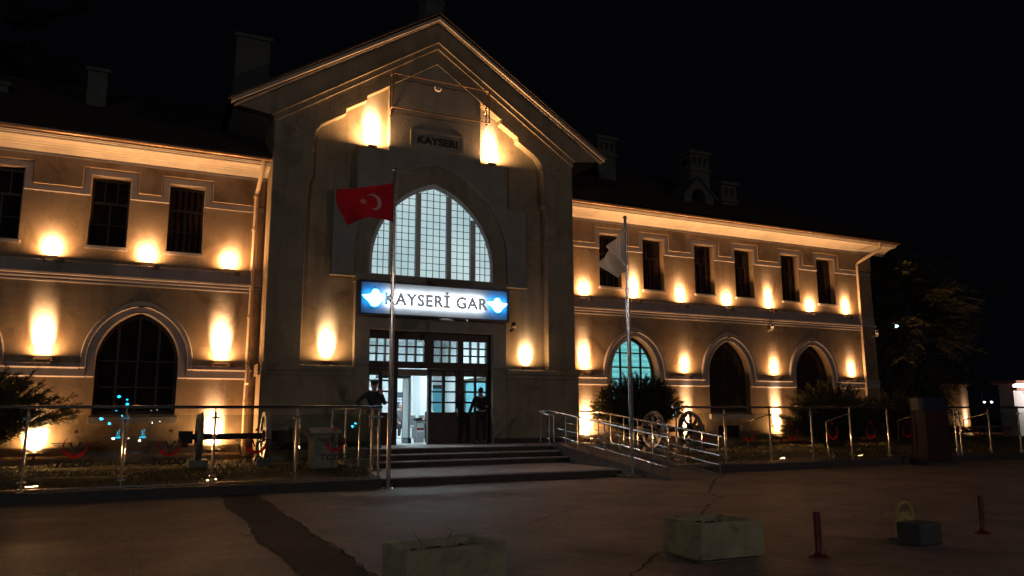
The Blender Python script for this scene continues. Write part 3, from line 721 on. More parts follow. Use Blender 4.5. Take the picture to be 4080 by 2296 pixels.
for X, lab in ((11.16, 'steel ramp handrail nearer the steps with a bent return at the platform'), (12.72, 'steel ramp handrail on the bush side of the ramp')):
    t = thing('ramp_handrail', lab, 'handrail', (X,17.7,.3), 'handrails of the ramp')
    top = [(X,14.78,RZ(14.85)+.955),(X,14.9,RZ(14.9)+.97),(X,20.4,RZ(20.4)+.97)]
    if X < 12: top += [(X-.02,20.65,1.63),(X-.06,21.0,1.62),(X-.14,21.05,1.62),(X-.20,21.0,1.61),(X-.13,20.52,1.50),(X-.04,20.44,1.49)]
    else: top += [(X,21.5,1.62)]
    MB().tube(top, .024, 12).build('rail', steel_m, t, smooth=True)
    for h in (.74,.51,.28):
        MB().tube([(X,14.92,RZ(14.92)+h),(X,20.42,RZ(20.42)+h)], .0105, 8).build('lower_rail', steel_m, t, smooth=True)
    for y in POSTY:
        MB().tube([(X,y,RZ(y)+.02),(X,y,RZ(y)+.96)], .016, 8).lathe([(.035,0),(.035,.015)], (X,y,RZ(y)+.06), 10).build('post', steel_m, t, smooth=True)
    if X < 12:
        for (px,py,pz) in ((X-.13,21.02,.64),(X-.11,20.5,.49)):
            MB().tube([(px,py,pz),(px,py,1.62 if py>20.8 else 1.50)], .016, 8).build('post', steel_m, t, smooth=True)
        for h in (.74,.51,.28):
            MB().tube([(X-.135,21.12,.64+h),(X-.115,20.42,.50+h)], .0105, 8).build('lower_rail', steel_m, t, smooth=True)

# ------------------------------------------------------------------ glass fences
red_m = pbr('emblem_red', (.40,.026,.024), .5, col2=(.46,.034,.028), scale=4)
ink_m = pbr('emblem_black', (.012,.012,.014), .5, col2=(.02,.02,.024), scale=4)
for mm in (red_m,):
    nt = mm.node_tree; b = nt.nodes['Principled BSDF']; tr_ = nt.nodes.new('ShaderNodeBsdfTranslucent'); tr_.inputs['Color'].default_value = (.75,.06,.05,1)
    mx = nt.nodes.new('ShaderNodeMixShader'); mx.inputs[0].default_value = .55
    nt.links.new(b.outputs[0], mx.inputs[1]); nt.links.new(tr_.outputs[0], mx.inputs[2]); nt.links.new(mx.outputs[0], nt.nodes['Material Output'].inputs['Surface'])
def star_pts(cx, cz, r, rot=90, inner=.40):
    return [(cx+(r if k%2==0 else r*inner)*math.cos(R(rot+36*k)), cz+(r if k%2==0 else r*inner)*math.sin(R(rot+36*k))) for k in range(10)]
def crescent_pts(cx, cz, ro, ri, off, gap):
    """crescent opening upwards"""
    a0, a1 = R(90+gap), R(450-gap)
    n = 28
    o = [(cx+ro*math.cos(a0+(a1-a0)*k/n), cz+ro*math.sin(a0+(a1-a0)*k/n)) for k in range(n+1)]
    # inner circle passes through the horns
    h = o[0]; rr = math.hypot(h[0]-cx, h[1]-(cz+off))
    b0 = math.atan2(h[1]-(cz+off), h[0]-cx); b1 = math.atan2(o[-1][1]-(cz+off), o[-1][0]-cx)
    if b0 < 0: b0 += 2*math.pi
    b1 += 2*math.pi if b1 < b0 else 0
    i_ = [(cx+rr*math.cos(b1+(b0-b1)*k/n), cz+off+rr*math.sin(b1+(b0-b1)*k/n)) for k in range(1, n)]
    return o + i_
def fence_emblem(cx, y, cz, parent):
    s = 1.0
    MB().plate(crescent_pts(cx, cz, .205, .17, .036, 28), y-.004, y-.001).plate(star_pts(cx, cz+.265, .055), y-.004, y-.001).build('crescent_and_star', red_m, parent)
    m = MB()
    for sd in (-1, 1):
        for k in range(5):
            z = cz+.075-.032*k; xa = .055+.012*k*(1 if k < 3 else .6); xb = .40-.05*k
            m.plate([(cx+sd*(xa+.02),z),(cx+sd*xa,z-.017),(cx+sd*(xb-.02),z-.017),(cx+sd*xb,z)][::sd], y-.008, y-.0045)
        m.plate([(cx+sd*.012,cz-.06),(cx+sd*.035,cz-.06),(cx+sd*.10,cz+.08),(cx+sd*.062,cz+.08)][::sd], y-.008, y-.0045)
    m.box(cx-.010, cx+.010, y-.008, y-.0045, cz-.15, cz+.03).box(cx-.04, cx+.04, y-.0082, y-.0047, cz-.165, cz-.148)
    m.build('winged_rail', ink_m, parent)
    text_mb('TCDD', .60, .115, .003, .004, cx, cz-.305, y-.006, shear=.25).build('lettering', ink_m, parent)

def glass_fence(posts, x0, x1, y, label, emblem=True, ret=None, braces=(), gaps=()):
    f = thing('glass_fence', label, 'fence', ((x0+x1)/2, y, .2), 'glass fences with steel posts')
    MB().tube([(x0,y,1.69),(x1,y,1.69)], .03, 12).build('handrail', steel_m, f, smooth=True)
    for x in posts:
        m = MB().tube([(x,y,.19),(x,y,1.60)], .025, 12).tube([(x,y,1.59),(x,y,1.68)], .011, 8).lathe([(.055,0),(.055,.012)], (x,y,.20), 12)
        p = m.build('post', steel_m, f, smooth=True)
        for z in (.36, 1.48):
            MB().box(x-.075, x+.075, y-.028, y+.028, z-.02, z+.02).build('clamp', steel_m, p, bevel=.008)
    th = R(.6)
    for a, b in zip(posts[:-1], posts[1:]):
        if b-a < .5 or (round(a,2) in gaps): continue
        m = MB().box(a+.06, b-.06, -.006, .006, -.62, .62)
        M = Matrix.Translation((0, y, .92)) @ Matrix.Rotation(-th, 4, 'X')
        g = m.xform(M).build('glass_panel', fence_gl, f)
        if emblem: fence_emblem((a+b)/2, y-.04, .975, g)
    MB().box(x0, x1, y-.02, y+.02, .225, .25).build('bottom_rail', steel_m, f)
    if ret:
        xr, ys = ret
        MB().tube([(xr,y,1.69)]+[(xr,ys[-1]+.5,1.69)], .03, 12).build('handrail', steel_m, f, smooth=True)
        for yy in ys:
            MB().tube([(xr,yy,.25),(xr,yy,1.60)], .025, 12).tube([(xr,yy,1.59),(xr,yy,1.68)], .011, 8).build('post', steel_m, f, smooth=True)
        yl = [y]+list(ys)
        for a, b in zip(yl[:-1], yl[1:]):
            MB().box(xr-.006, xr+.006, a+.06, b-.06, .36, 1.54).build('glass_panel', fence_gl, f)
    for x in braces:
        MB().tube([(x,y+.02,1.50),(x,y+.45,1.39),(x,y+.87,1.27),(x+.0,y+.88,1.25),(x,y+.88,.25)], .016, 8).build('brace', steel_m, f, smooth=True)
    return f
PL = [4.45-1.57*k for k in range(8, -1, -1)] + [4.60]
glass_fence(PL, PL[0]-.1, 4.66, 16.2, 'glass fence with printed emblems in front of the big dark arch', ret=(4.60, [17.8,19.2,20.7]))
PR = [12.44,14.03,15.61,17.17,18.72,20.30,21.87,23.40,23.62,25.10,26.68,28.25,29.8]
glass_fence(PR, 12.34, 29.9, 16.2, 'glass fence with printed emblems and slanting braces right of the ramp', braces=(15.61,18.72,21.87,25.10))
tag(MB().box(-9, 4.655, 16.06, 16.355, -.02, .19).build('kerb', kerb_m, bevel=.01), kind='structure')
tag(MB().box(12.80, 40, 16.06, 16.355, -.02, .19).build('kerb', kerb_m, bevel=.01), kind='structure')

# ------------------------------------------------------------------ flagpoles and flags
def flagpole(x, y, z0, z1, label):
    t = thing('flagpole', label, 'flagpole', (x,y,z0), 'steel flagpoles in front of the station')
    MB().tube([(x,y,z0),(x,y,z0+2.2)], .047, 14).tube([(x,y,z0+2.2),(x,y,z0+4.6)], .042, 14).tube([(x,y,z0+4.6),(x,y,z1)], .036, 14).build('shaft', steel_m, t, smooth=True)
    c = MB()
    for h in (2.2,4.6): c.lathe([(.053,-.04),(.053,.04)], (x,y,z0+h), 14)
    c.build('collar', steel_m, t, smooth=True)
    MB().ball((x,y,z1+.03), .055).build('finial', steel_m, t, smooth=True)
    MB().lathe([(.16,0),(.16,.02),(.06,.03),(.055,.10)], (x,y,z0), 4).build('base_plate', steel_m, t)
    MB().tube([(x+.055,y-.02,1.2),(x+.058,y-.02,z1-.1)], .005, 5).build('halyard', white_m, t)
    return t
flagpole(4.77, 16.0, 0.0, 6.93, 'tall steel flagpole left of the steps carrying the red flag')
flagpole(10.98, 16.1, .06, 6.52, 'steel flagpole right of the steps carrying the limp white flag')
tag(MB().lathe([(.42,0),(.40,.06)], (10.98,16.1,-.001), 20).build('pole_footing', conc_m), 'low round concrete footing under the right flagpole', 'footing')
FX, FY = 4.74, 16.0
def S(u, v, off=0.0):
    """red flag surface: u 0 hoist .. 1 fly, v 0 top .. 1 bottom"""
    zt = 6.64-.06*u-.30*u*u-.06*math.sin(3.0*u); zb = 5.75+.02*u-.16*u*u+.05*math.sin(4*u)
    x = FX-(1.30-.27*v*v)*u-.03*math.sin(5*v)*u
    y = FY+.15*math.sin(5.2*u+1.6*v)*(.2+.8*u)+.07*math.sin(11*u-2.4*v)*(.25+.75*u)-.12*u*v
    return (x, y+off, zt+(zb-zt)*v)
flag_red = pbr('red_flag_cloth', (.135,.004,.013), .9, col2=(.17,.006,.017), scale=3)
flag_wh = pbr('white_flag_cloth', (.62,.61,.62), .85, col2=(.68,.67,.68), scale=3)
for mm, c in ((flag_red,(.17,.004,.013,1)),(flag_wh,(.7,.68,.68,1))):
    nt = mm.node_tree; b = nt.nodes['Principled BSDF']; t_ = nt.nodes.new('ShaderNodeBsdfTranslucent'); t_.inputs['Color'].default_value = c
    mx = nt.nodes.new('ShaderNodeMixShader'); mx.inputs[0].default_value = .4
    nt.links.new(b.outputs[0], mx.inputs[1]); nt.links.new(t_.outputs[0], mx.inputs[2]); nt.links.new(mx.outputs[0], nt.nodes['Material Output'].inputs['Surface'])
def sheet(fn, nu, nv):
    m = MB(); m.add([fn(i/nu, j/nv) for j in range(nv+1) for i in range(nu+1)], [(j*(nu+1)+i, j*(nu+1)+i+1, (j+1)*(nu+1)+i+1, (j+1)*(nu+1)+i) for j in range(nv) for i in range(nu)])
    return m
fl = thing('red_flag', 'red flag with white crescent and star flying from the left pole', 'flag', (FX, FY, 5.75))
cl = sheet(S, 36, 20).build('cloth', flag_red, fl, smooth=True)
def on_flag(poly, off):
    bmx = bmesh.new()
    vs = [bmx.verts.new((p[0], p[1], 0)) for p in poly]
    bmx.faces.new(vs); bmesh.ops.triangulate(bmx, faces=bmx.faces)
    bmesh.ops.subdivide_edges(bmx, edges=bmx.edges, cuts=2, use_grid_fill=True)
    bmesh.ops.triangulate(bmx, faces=bmx.faces)
    m = MB(); bmx.verts.index_update()
    m.add([S(v.co.x/1.4, .5-v.co.y/.9, off) for v in bmx.verts], [tuple(v.index for v in f.verts) for f in bmx.faces]); bmx.free()
    return m
# flag units: x runs from hoist to fly (0..1.4), y up from the middle line (height .9)
cres = [(.50+y, x) for x, y in crescent_pts(0, 0, .225, .18, .057, 40)]
star = star_pts(.79, 0, .115, 180)
for off in (-.008, .008):
    m = on_flag(cres, off); m2 = on_flag(star, off); m.add(m2.v, m2.f)
    m.build('crescent_and_star', flag_wh, cl)
wf = thing('white_flag', 'plain white flag hanging limp in folds from the right pole', 'flag', (10.95, 16.1, 5.3))
def S2(u, v):
    top = Vector((10.95-.80*u, 0, 6.33-1.05*u**1.05)); bot = Vector((10.95-.42*u, 0, 5.34-.50*u*u))
    if v > 0: bot.x += .10*math.sin(3.1*u)
    p = top.lerp(bot, v)
    return (p.x+.05*math.sin(9*u+2*v)*u, 16.1+.15*math.sin(15*u+2.2*v)*(.35+.65*u)+.07*math.sin(27*u-v)-.25*u*v, p.z-.05*math.sin(12*u)*v)
sheet(S2, 34, 22).build('cloth', flag_wh, wf, smooth=True)

# ------------------------------------------------------------------ wheelset displays
def wheelset(xa, xb, y, label, holes=8):
    zc, r = 1.03, .56
    t = thing('railway_wheelset', label, 'railway wheelset', ((xa+xb)/2, y, .33), 'old railway wheelsets on display')
    MB().lathe([(.07,xa-.38),(.07,xa-.1),(.085,xa-.05),(.075,xa+.2),(.075,xb-.2),(.085,xb+.05),(.07,xb+.1),(.07,xb+.38)], (0,y,zc), 16, 'X').build('axle', iron_m, t, smooth=True)
    for x, s in ((xa,-1),(xb,1)):
        w = MB()
        rim = [(r-.085,-.06),(r-.02,-.065),(r-.01,.02),(r+.03,.04),(r+.03,.065),(r-.085,.065)]
        n = 40; vs = []; fs = []; m_ = len(rim)
        for k in range(n):
            a = 2*math.pi*k/n
            for rr, h in rim: vs.append((x-s*h, y+rr*math.cos(a), zc+rr*math.sin(a)))
        for k in range(n):
            for j in range(m_):
                fs.append((k*m_+j, k*m_+(j+1)%m_, ((k+1)%n)*m_+(j+1)%m_, ((k+1)%n)*m_+j))
        w.add(vs, fs)
        wo = w.build('wheel', rim_m, t, smooth=True)
        sp = MB()
        for k in range(holes):
            a = 2*math.pi*k/holes
            for (ra, wa), (rb, wb) in (((.10,.075),(.30,.038)),((.30,.038),(r-.06,.06))):
                c, sn = math.cos(a), math.sin(a)
                q = []
                for rr, ww in ((ra,wa),(rb,wb)):
                    for sx in (-.028,.028):
                        for sg in (-1,1): q.append((x+sx, y+rr*c-sg*ww*sn, zc+rr*sn+sg*ww*c))
                sp.add(q, [(0,1,3,2),(4,6,7,5),(0,4,5,1),(2,3,7,6),(0,2,6,4),(1,5,7,3)])
        sp.build('spokes', rim_m, wo)
        MB().lathe([(.13,x-.09),(.15,x-.05),(.15,x+.05),(.13,x+.09)], (0,y,zc), 20, 'X').build('hub', iron_m, wo, smooth=True)
        b = MB().box(x+s*.14 if s>0 else x-.46, x+.46 if s>0 else x-.14, y-.13, y+.13, zc-.15, zc+.14)
        b.box((x+s*.30)-.07, (x+s*.30)+.07, y-.09, y+.09, zc-.24, zc-.15)
        b.build('axle_box', iron_m, t, bevel=.015)
        for ya, yb in ((y-.26, y-.12), (y+.12, y+.26)): MB().box(x-.22, x+.22, ya, yb, .30, .50).build('wheel_chock', rim_m, t, bevel=.02)
    return t
wheelset(1.27, 2.80, 20.0, 'old railway wheelset on the lawn behind the left glass fence, its axle crossing a floodlight', 8)
wheelset(14.46, 15.93, 20.0, 'old railway wheelset with spoked wheels beside the ramp bush', 8)
# utility cabinet
ub = thing('utility_cabinet', 'small beige cabinet with a sloping cap behind the left fence near the steps', 'cabinet', (3.86, 18.2, .25))
cab_m = pbr('cabinet_plaster', (.42,.38,.33), .85, col2=(.50,.46,.40), scale=4, bump=.2, stain=(.33,.28,.22), stain_scale=2)
MB().box(3.56, 4.14, 17.95, 18.45, .2, 1.10).build('body', cab_m, ub, bevel=.008)
MB().profile([(17.89,1.101),(17.89,1.15),(18.2,1.24),(18.51,1.15),(18.51,1.101)], 3.50, 4.20).build('cap', cab_m, ub)
MB().box(3.64, 4.06, 17.935, 17.949, .32, 1.02).build('door', cab_m, ub)

# ------------------------------------------------------------------ planters, bollards and barrier in the square
planter_m = pbr('planter_concrete', (.26,.24,.16), .9, col2=(.36,.335,.23), scale=3.5, bump=.4, bscale=25, stain=(.15,.13,.10), stain_scale=5)
soil_m = pbr('planter_soil', (.03,.022,.017), 1, col2=(.06,.045,.035), scale=14, bump=1, bscale=30)
twig_m = pbr('dry_twigs', (.05,.04,.025), .9)
def planter(x0, x1, y0, y1, rot, label, seed):
    t = thing('concrete_planter', label, 'planter', ((x0+x1)/2,(y0+y1)/2,0), 'concrete planters in the square')
    cx, cy = (x0+x1)/2, (y0+y1)/2; hx, hy = (x1-x0)/2, (y1-y0)/2
    M = Matrix.Translation((cx,cy,0)) @ Matrix.Rotation(R(rot),4,'Z')
    r_ = random.Random(seed); w = .07
    b = MB().box(-hx,hx,-hy,-hy+w,.03,.39).box(-hx,hx,hy-w,hy,.03,.39).box(-hx,-hx+w,-hy+w,hy-w,.03,.39).box(hx-w,hx,-hy+w,hy-w,.03,.39).box(-hx+w,hx-w,-hy+w,hy-w,.03,.24)
    b.box(-hx+.05,hx-.05,-hy+.05,hy-.05,-.01,.03)
    b.xform(M).build('trough', planter_m, t, bevel=.012)
    g = MB(); n = 14; vs = []
    for j in range(n+1):
        for i in range(n+1):
            e = 0 if i in (0,n) or j in (0,n) else 1
            vs.append((-hx+w+.002+(2*hx-2*w-.004)*i/n, -hy+w+.002+(2*hy-2*w-.004)*j/n, .275+e*r_.uniform(-.01,.07)))
    g.add(vs, [(j*(n+1)+i, j*(n+1)+i+1, (j+1)*(n+1)+i+1, (j+1)*(n+1)+i) for j in range(n) for i in range(n)])
    g.xform(M).build('soil', soil_m, t, smooth=True)
    tw = MB()
    for k in range(5 if seed == 1 else 0):
        x, y = r_.uniform(-hx+w+.05,hx-w-.05), r_.uniform(-hy+w+.05,hy-w-.05)
        tw.tube([(x,y,.30),(x+r_.uniform(-.05,.05),y+r_.uniform(-.05,.05),.36+r_.uniform(0,.05)),(x+r_.uniform(-.1,.1),y+r_.uniform(-.1,.1),.38+r_.uniform(-.02,.09))], .003, 4)
    tw.xform(M).build('dry_plant', twig_m, t)
planter(2.03, 2.97, 6.335, 6.905, 4, 'weathered concrete planter in the foreground in front of the steps, cut by the picture edge', 1)
planter(5.26, 6.06, 6.46, 7.16, -3, 'weathered concrete planter standing whole in front of the right flagpole', 2)
planter(-1.28, -.33, 6.10, 6.62, 3, 'concrete planter in the bottom left corner with only its rim showing', 3)
bol_m = pbr('bollard_red', (.085,.007,.009), .5, col2=(.11,.010,.012), scale=5)
def bollard(x, y, s, label):
    t = thing('bollard', label, 'bollard', (x,y,0), 'red plastic bollards')
    MB().lathe([(.113*s,0),(.110*s,.012),(.070*s,.03),(.046*s,.06),(.042*s,.20)], (x,y,0), 20).build('base', bol_m, t, smooth=True)
    MB().lathe([(.0415*s,.19),(.039*s,.45*s),(.037*s,.462*s),(.030*s,.47*s)], (x,y,0), 20).build('post', bol_m, t, smooth=True)
bollard(6.58, 6.22, 1.0, 'red plastic bollard standing beside the whole planter')
bollard(9.68, 6.47, .98, 'dark red plastic bollard farthest right, beyond the yellow parking barrier')
blk = pbr('painted_block', (.025,.032,.042), .8, col2=(.04,.048,.06), scale=5, bump=.3)
yel = pbr('barrier_yellow', (.26,.21,.05), .6, col2=(.33,.27,.08), scale=8, stain=(.25,.2,.08), stain_scale=5)
tag(MB().box(8.11, 8.51, 6.18, 6.48, 0, .245).build('concrete_block', blk, bevel=.02), 'dark painted concrete block in front of the yellow parking barrier', 'block')
PX, PY = 8.37, 6.56
pb = thing('parking_barrier', 'yellow arched parking barrier behind the dark block', 'parking barrier', (PX, PY, 0))
hoop = [(PX-.14,PY,.02),(PX-.14,PY,.29)] + [(PX-.14*math.cos(a), PY, .29+.15*math.sin(a)) for a in [math.pi*i/12 for i in range(13)]] + [(PX+.14,PY,.29),(PX+.14,PY,.02)]
MB().tube(hoop, .023, 10).build('hoop', yel, pb, smooth=True)
MB().plate([(PX-.117,.14),(PX+.117,.14),(PX+.117,.26),(PX+.06,.335),(PX-.06,.335),(PX-.117,.26)], PY-.01, PY+.01, [arch(PX, .03, .215, .255, .185, 5)]).build('plate', yel, pb)
MB().box(PX-.2, PX+.2, PY-.075, PY+.08, 0, .035).build('foot', blk, pb)
# ------------------------------------------------------------------ ground
def ground_mat(name, c1, c2, c3):
    m = pbr(name, c1, .62, col2=c2, scale=.9, detail=12, bump=.7, bscale=38, stain=c3, stain_scale=.42, spec=.45, lo=.30, hi=.72)
    nt = m.node_tree; b = nt.nodes['Principled BSDF']; src = b.inputs['Base Color'].links[0].from_socket; tc = nt.nodes.new('ShaderNodeTexCoord')
    for sc, lo_, hi_ in ((55, .45, 1.45), (9, .62, 1.30)):
        n = nt.nodes.new('ShaderNodeTexNoise'); n.inputs['Scale'].default_value = sc; n.inputs['Detail'].default_value = 5; n.inputs['Roughness'].default_value = .75
        nt.links.new(tc.outputs['Object'], n.inputs['Vector'])
        mr = nt.nodes.new('ShaderNodeMapRange'); mr.inputs['From Min'].default_value = .3; mr.inputs['From Max'].default_value = .7; mr.inputs['To Min'].default_value = lo_; mr.inputs['To Max'].default_value = hi_
        nt.links.new(n.outputs['Fac'], mr.inputs['Value'])
        mx = nt.nodes.new('ShaderNodeMix'); mx.data_type = 'RGBA'; mx.blend_type = 'MULTIPLY'; mx.inputs['Factor'].default_value = 1
        nt.links.new(src, mx.inputs['A']); nt.links.new(mr.outputs['Result'], mx.inputs['B']); src = mx.outputs['Result']
    nt.links.new(src, b.inputs['Base Color'])
    return m
asphalt = ground_mat('asphalt', (.105,.082,.078), (.255,.195,.185), (.075,.059,.057))
patch_m = ground_mat('asphalt_patch', (.050,.042,.040), (.095,.078,.074), (.036,.031,.030))
patch_m.node_tree.nodes['Principled BSDF'].inputs['Specular IOR Level'].default_value = .15
patch_m.node_tree.nodes['Principled BSDF'].inputs['Roughness'].default_value = .85
tag(MB().add([(-150,-80,0),(220,-80,0),(220,220,0),(-150,220,0)], [(0,1,2,3)]).build('ground', asphalt), kind='structure')
r_ = random.Random(3)
def ragged(pts_l, pts_r, z, name, mat):
    m = MB(); n = len(pts_l)
    m.add([(x,y,z) for x,y in pts_l]+[(x,y,z) for x,y in pts_r], [(i,i+1,n+i+1,n+i) for i in range(n-1)])
    return tag(m.build(name, mat), kind='structure')
ys = [16.05-.25*k for k in range(60)]
ragged([(1.43+.05*math.sin(y*1.7)+r_.uniform(-.03,.03), y) for y in ys], [(2.11+.03*math.sin(y*2.3)+r_.uniform(-.03,.03), y) for y in ys], .004, 'road_patch', patch_m)
crack_m = pbr('crack', (.022,.017,.016), 1)
ck = MB()
def crack(pts, w, z=.008, jit=.05):
    p = []
    for (a, b) in zip(pts[:-1], pts[1:]):
        n = max(2, int(math.hypot(b[0]-a[0], b[1]-a[1])/.16))
        for i in range(n): p.append((a[0]+(b[0]-a[0])*i/n+r_.uniform(-jit,jit), a[1]+(b[1]-a[1])*i/n+r_.uniform(-jit,jit)))
    p.append(pts[-1]); vs = []
    for i, (x, y) in enumerate(p):
        q = p[min(i+1,len(p)-1)]; o = p[max(i-1,0)]
        dx, dy = q[0]-o[0], q[1]-o[1]; L = math.hypot(dx,dy) or 1
        ww = w*r_.uniform(.35,1.1)*(.3 if i in (0,len(p)-1) else 1)
        vs += [(x-dy/L*ww, y+dx/L*ww, z), (x+dy/L*ww, y-dx/L*ww, z)]
    ck.add(vs, [(2*i,2*i+1,2*i+3,2*i+2) for i in range(len(p)-1)])
crack([(12.4,14.7),(10.8,13.0),(9.95,12.06),(9.59,11.27),(9.27,11.13),(8.96,10.63),(8.57,10.39),(7.86,9.7),(6.9,8.6)], .026)
crack([(5.27,7.21),(4.81,6.82),(4.32,6.38),(3.9,5.9)], .020)
crack([(3.74,10.18),(3.85,9.87),(3.97,9.48),(4.27,9.26),(5.62,10.48),(6.95,11.53),(8.4,12.4)], .012)
crack([(1.46,9.22),(1.74,9.15),(1.92,9.15),(2.12,9.02)], .022); crack([(1.2,10.75),(1.43,10.5),(1.49,10.31)], .02)
ys2 = [16.0-.5*k for k in range(26)]
crack([(1.44+.05*math.sin(y*1.7), y) for y in ys2], .022, jit=.03); crack([(2.11+.03*math.sin(y*2.3), y) for y in ys2], .022, jit=.03)
crack([(-4,11.2),(-1.5,10.6),(1.3,10.9)], .010); crack([(13,11.5),(16,10.2),(19,10.0)], .012); crack([(9.5,8.3),(11,8.6),(13,8.2)], .012)
tag(ck.build('ground_crack', crack_m), kind='structure')
litter = pbr('dry_litter', (.25,.2,.13), .9)

# lawns
def lawn_h(x, y):
    t = min(1, max(0, (y-16.34)/1.2))
    return .185+(.33-.185)*t*t*(3-2*t)+.015*math.sin(x*2.1+y)+.012*math.sin(y*3.3-x)
soil = pbr('lawn_soil', (.07,.062,.028), 1, col2=(.12,.105,.05), scale=3, bump=.8, bscale=25, stain=(.05,.036,.022), stain_scale=1.2)
grass_m = pbr('grass_blades', (.085,.082,.026), .95, col2=(.15,.13,.05), scale=2.0, spec=.2)
for x0, x1, y1 in ((-9, 4.655, 22.92), (12.80, 40, 30)):
    nx, ny = int((x1-x0)*3), int((y1-16.35)*3); m = MB()
    m.add([(x0+(x1-x0)*i/nx, 16.352+(y1-16.352)*j/ny, lawn_h(x0+(x1-x0)*i/nx, 16.35+(y1-16.35)*j/ny)) for j in range(ny+1) for i in range(nx+1)],
          [(j*(nx+1)+i, j*(nx+1)+i+1, (j+1)*(nx+1)+i+1, (j+1)*(nx+1)+i) for j in range(ny) for i in range(nx)])
    tag(m.build('lawn', soil, smooth=True), kind='structure')
g = MB(); gv = []; gf = []
for x0, x1, n in ((-4.6, 4.6, 15000), (12.9, 29, 15000)):
    for k in range(n):
        x = r_.uniform(x0, x1); y = 16.45+(r_.random()**1.3)*6.3
        if math.sin(x*1.3+2*math.sin(y*.9))+math.sin(y*2.1+x*.4) < -1.1: continue
        z = lawn_h(x, y)-.01; a = r_.uniform(0, 6.28); hgt = r_.uniform(.03,.075)*(1.3 if y < 17.2 else 1); w = r_.uniform(.006,.012)
        dx, dy = w*math.cos(a), w*math.sin(a); lx, ly = r_.uniform(-.05,.05), r_.uniform(-.05,.05)
        b = len(gv); gv += [(x-dx,y-dy,z),(x+dx,y+dy,z),(x+lx,y+ly,z+hgt)]; gf.append((b,b+1,b+2))
g.add(gv, gf)
tag(g.build('grass', grass_m), 'short patchy grass between the glass fences and the building', 'grass', kind='stuff')

# ------------------------------------------------------------------ vegetation
def leaf_mat(name, c1, c2, tr):
    m = pbr(name, c1, .75, col2=c2, scale=1.4, spec=.25)
    nt = m.node_tree; b = nt.nodes['Principled BSDF']; t = nt.nodes.new('ShaderNodeBsdfTranslucent'); t.inputs['Color'].default_value = (*tr, 1)
    mx = nt.nodes.new('ShaderNodeMixShader'); mx.inputs[0].default_value = .25
    nt.links.new(b.outputs[0], mx.inputs[1]); nt.links.new(t.outputs[0], mx.inputs[2]); nt.links.new(mx.outputs[0], nt.nodes['Material Output'].inputs['Surface'])
    return m
jun_m = leaf_mat('juniper_needles', (.050,.056,.028), (.095,.098,.052), (.06,.06,.02))
leafm = leaf_mat('tree_leaves', (.13,.125,.065), (.21,.20,.11), (.06,.07,.02))
darkl = leaf_mat('dark_leaves', (.020,.028,.015), (.042,.052,.026), (.03,.035,.01))
bark = pbr('bark', (.06,.045,.032), .95, col2=(.10,.075,.055), scale=12, bump=1, bscale=20)
def juniper(cx, cy, z0, rx, ry, h, n, seed, label, lift=0.0):
    q = random.Random(seed)
    t = thing('juniper_bush', label, 'bush', (cx,cy,z0), 'spreading juniper bushes by the wall')
    vs = []; fs = []; st = MB()
    for k in range(n):
        az = q.uniform(0, 2*math.pi); el = math.asin(min(1, q.uniform(.02, 1)**.8))
        tip = Vector((cx+rx*math.cos(az)*math.cos(el)*q.uniform(.72,1.08), cy+ry*math.sin(az)*math.cos(el)*q.uniform(.72,1.08), z0+lift+.12+(h-lift)*math.sin(el)*q.uniform(.75,1.03)+.25*math.cos(el)))
        base = Vector((cx+q.uniform(-.15,.15)*rx, cy+q.uniform(-.15,.15)*ry, z0+.05))
        ctrl = base.lerp(tip, .5)+Vector((0,0,.16*h*math.cos(el)))
        pts = [base*(1-s)**2+ctrl*2*s*(1-s)+tip*s*s for s in [i/7 for i in range(8)]]
        if k % 6 == 0: st.tube(pts, .022, 5, r1=.004)
        L = (tip-base).length
        ntw = int(12+15*L)
        for j in range(ntw):
            s = .20+.80*(j+q.random())/ntw
            p = base*(1-s)**2+ctrl*2*s*(1-s)+tip*s*s
            d = ((ctrl-base)*(1-s)+(tip-ctrl)*s).normalized()
            sp = .55*(1-s)+.28
            td = (d+Vector((q.gauss(0,sp),q.gauss(0,sp),q.gauss(.05,sp)))).normalized()
            tl = q.uniform(.14,.34)*(1.2-.6*s)
            for i in range(13):
                u = (i+q.random())/13
                pp = p+td*(tl*u)-Vector((0,0,.05*u*u))
                nd = (td*.8+Vector((q.gauss(0,.5),q.gauss(0,.5),q.gauss(.05,.5)))).normalized()
                ln = q.uniform(.05,.11); w = q.uniform(.005,.010)
                sd = nd.cross(Vector((q.gauss(0,1),q.gauss(0,1),q.gauss(0,1)))).normalized()*w
                b = len(vs); vs += [pp-sd, pp+sd, pp+nd*ln]; fs.append((b,b+1,b+2))
    st.build('branch', bark, t)
    MB().add(vs, fs).build('foliage', jun_m, t)
    return t
juniper(-3.75, 20.2, .28, 2.45, 1.6, 2.2, 330, 5, 'dark juniper bush at the left picture edge in front of the wall', lift=.75)
juniper(14.95, 21.5, .30, 1.85, .95, 2.4, 340, 6, 'dark round juniper bush between the ramp and the lit arched window', lift=.65)
juniper(22.9, 20.6, .28, 2.6, 1.1, 2.25, 340, 8, 'broad juniper bush in front of the last dark arch of the far wing')
juniper(26.6, 20.8, .28, 2.3, 1.2, 1.9, 240, 9, 'low juniper bush under the tree at the far end of the building')

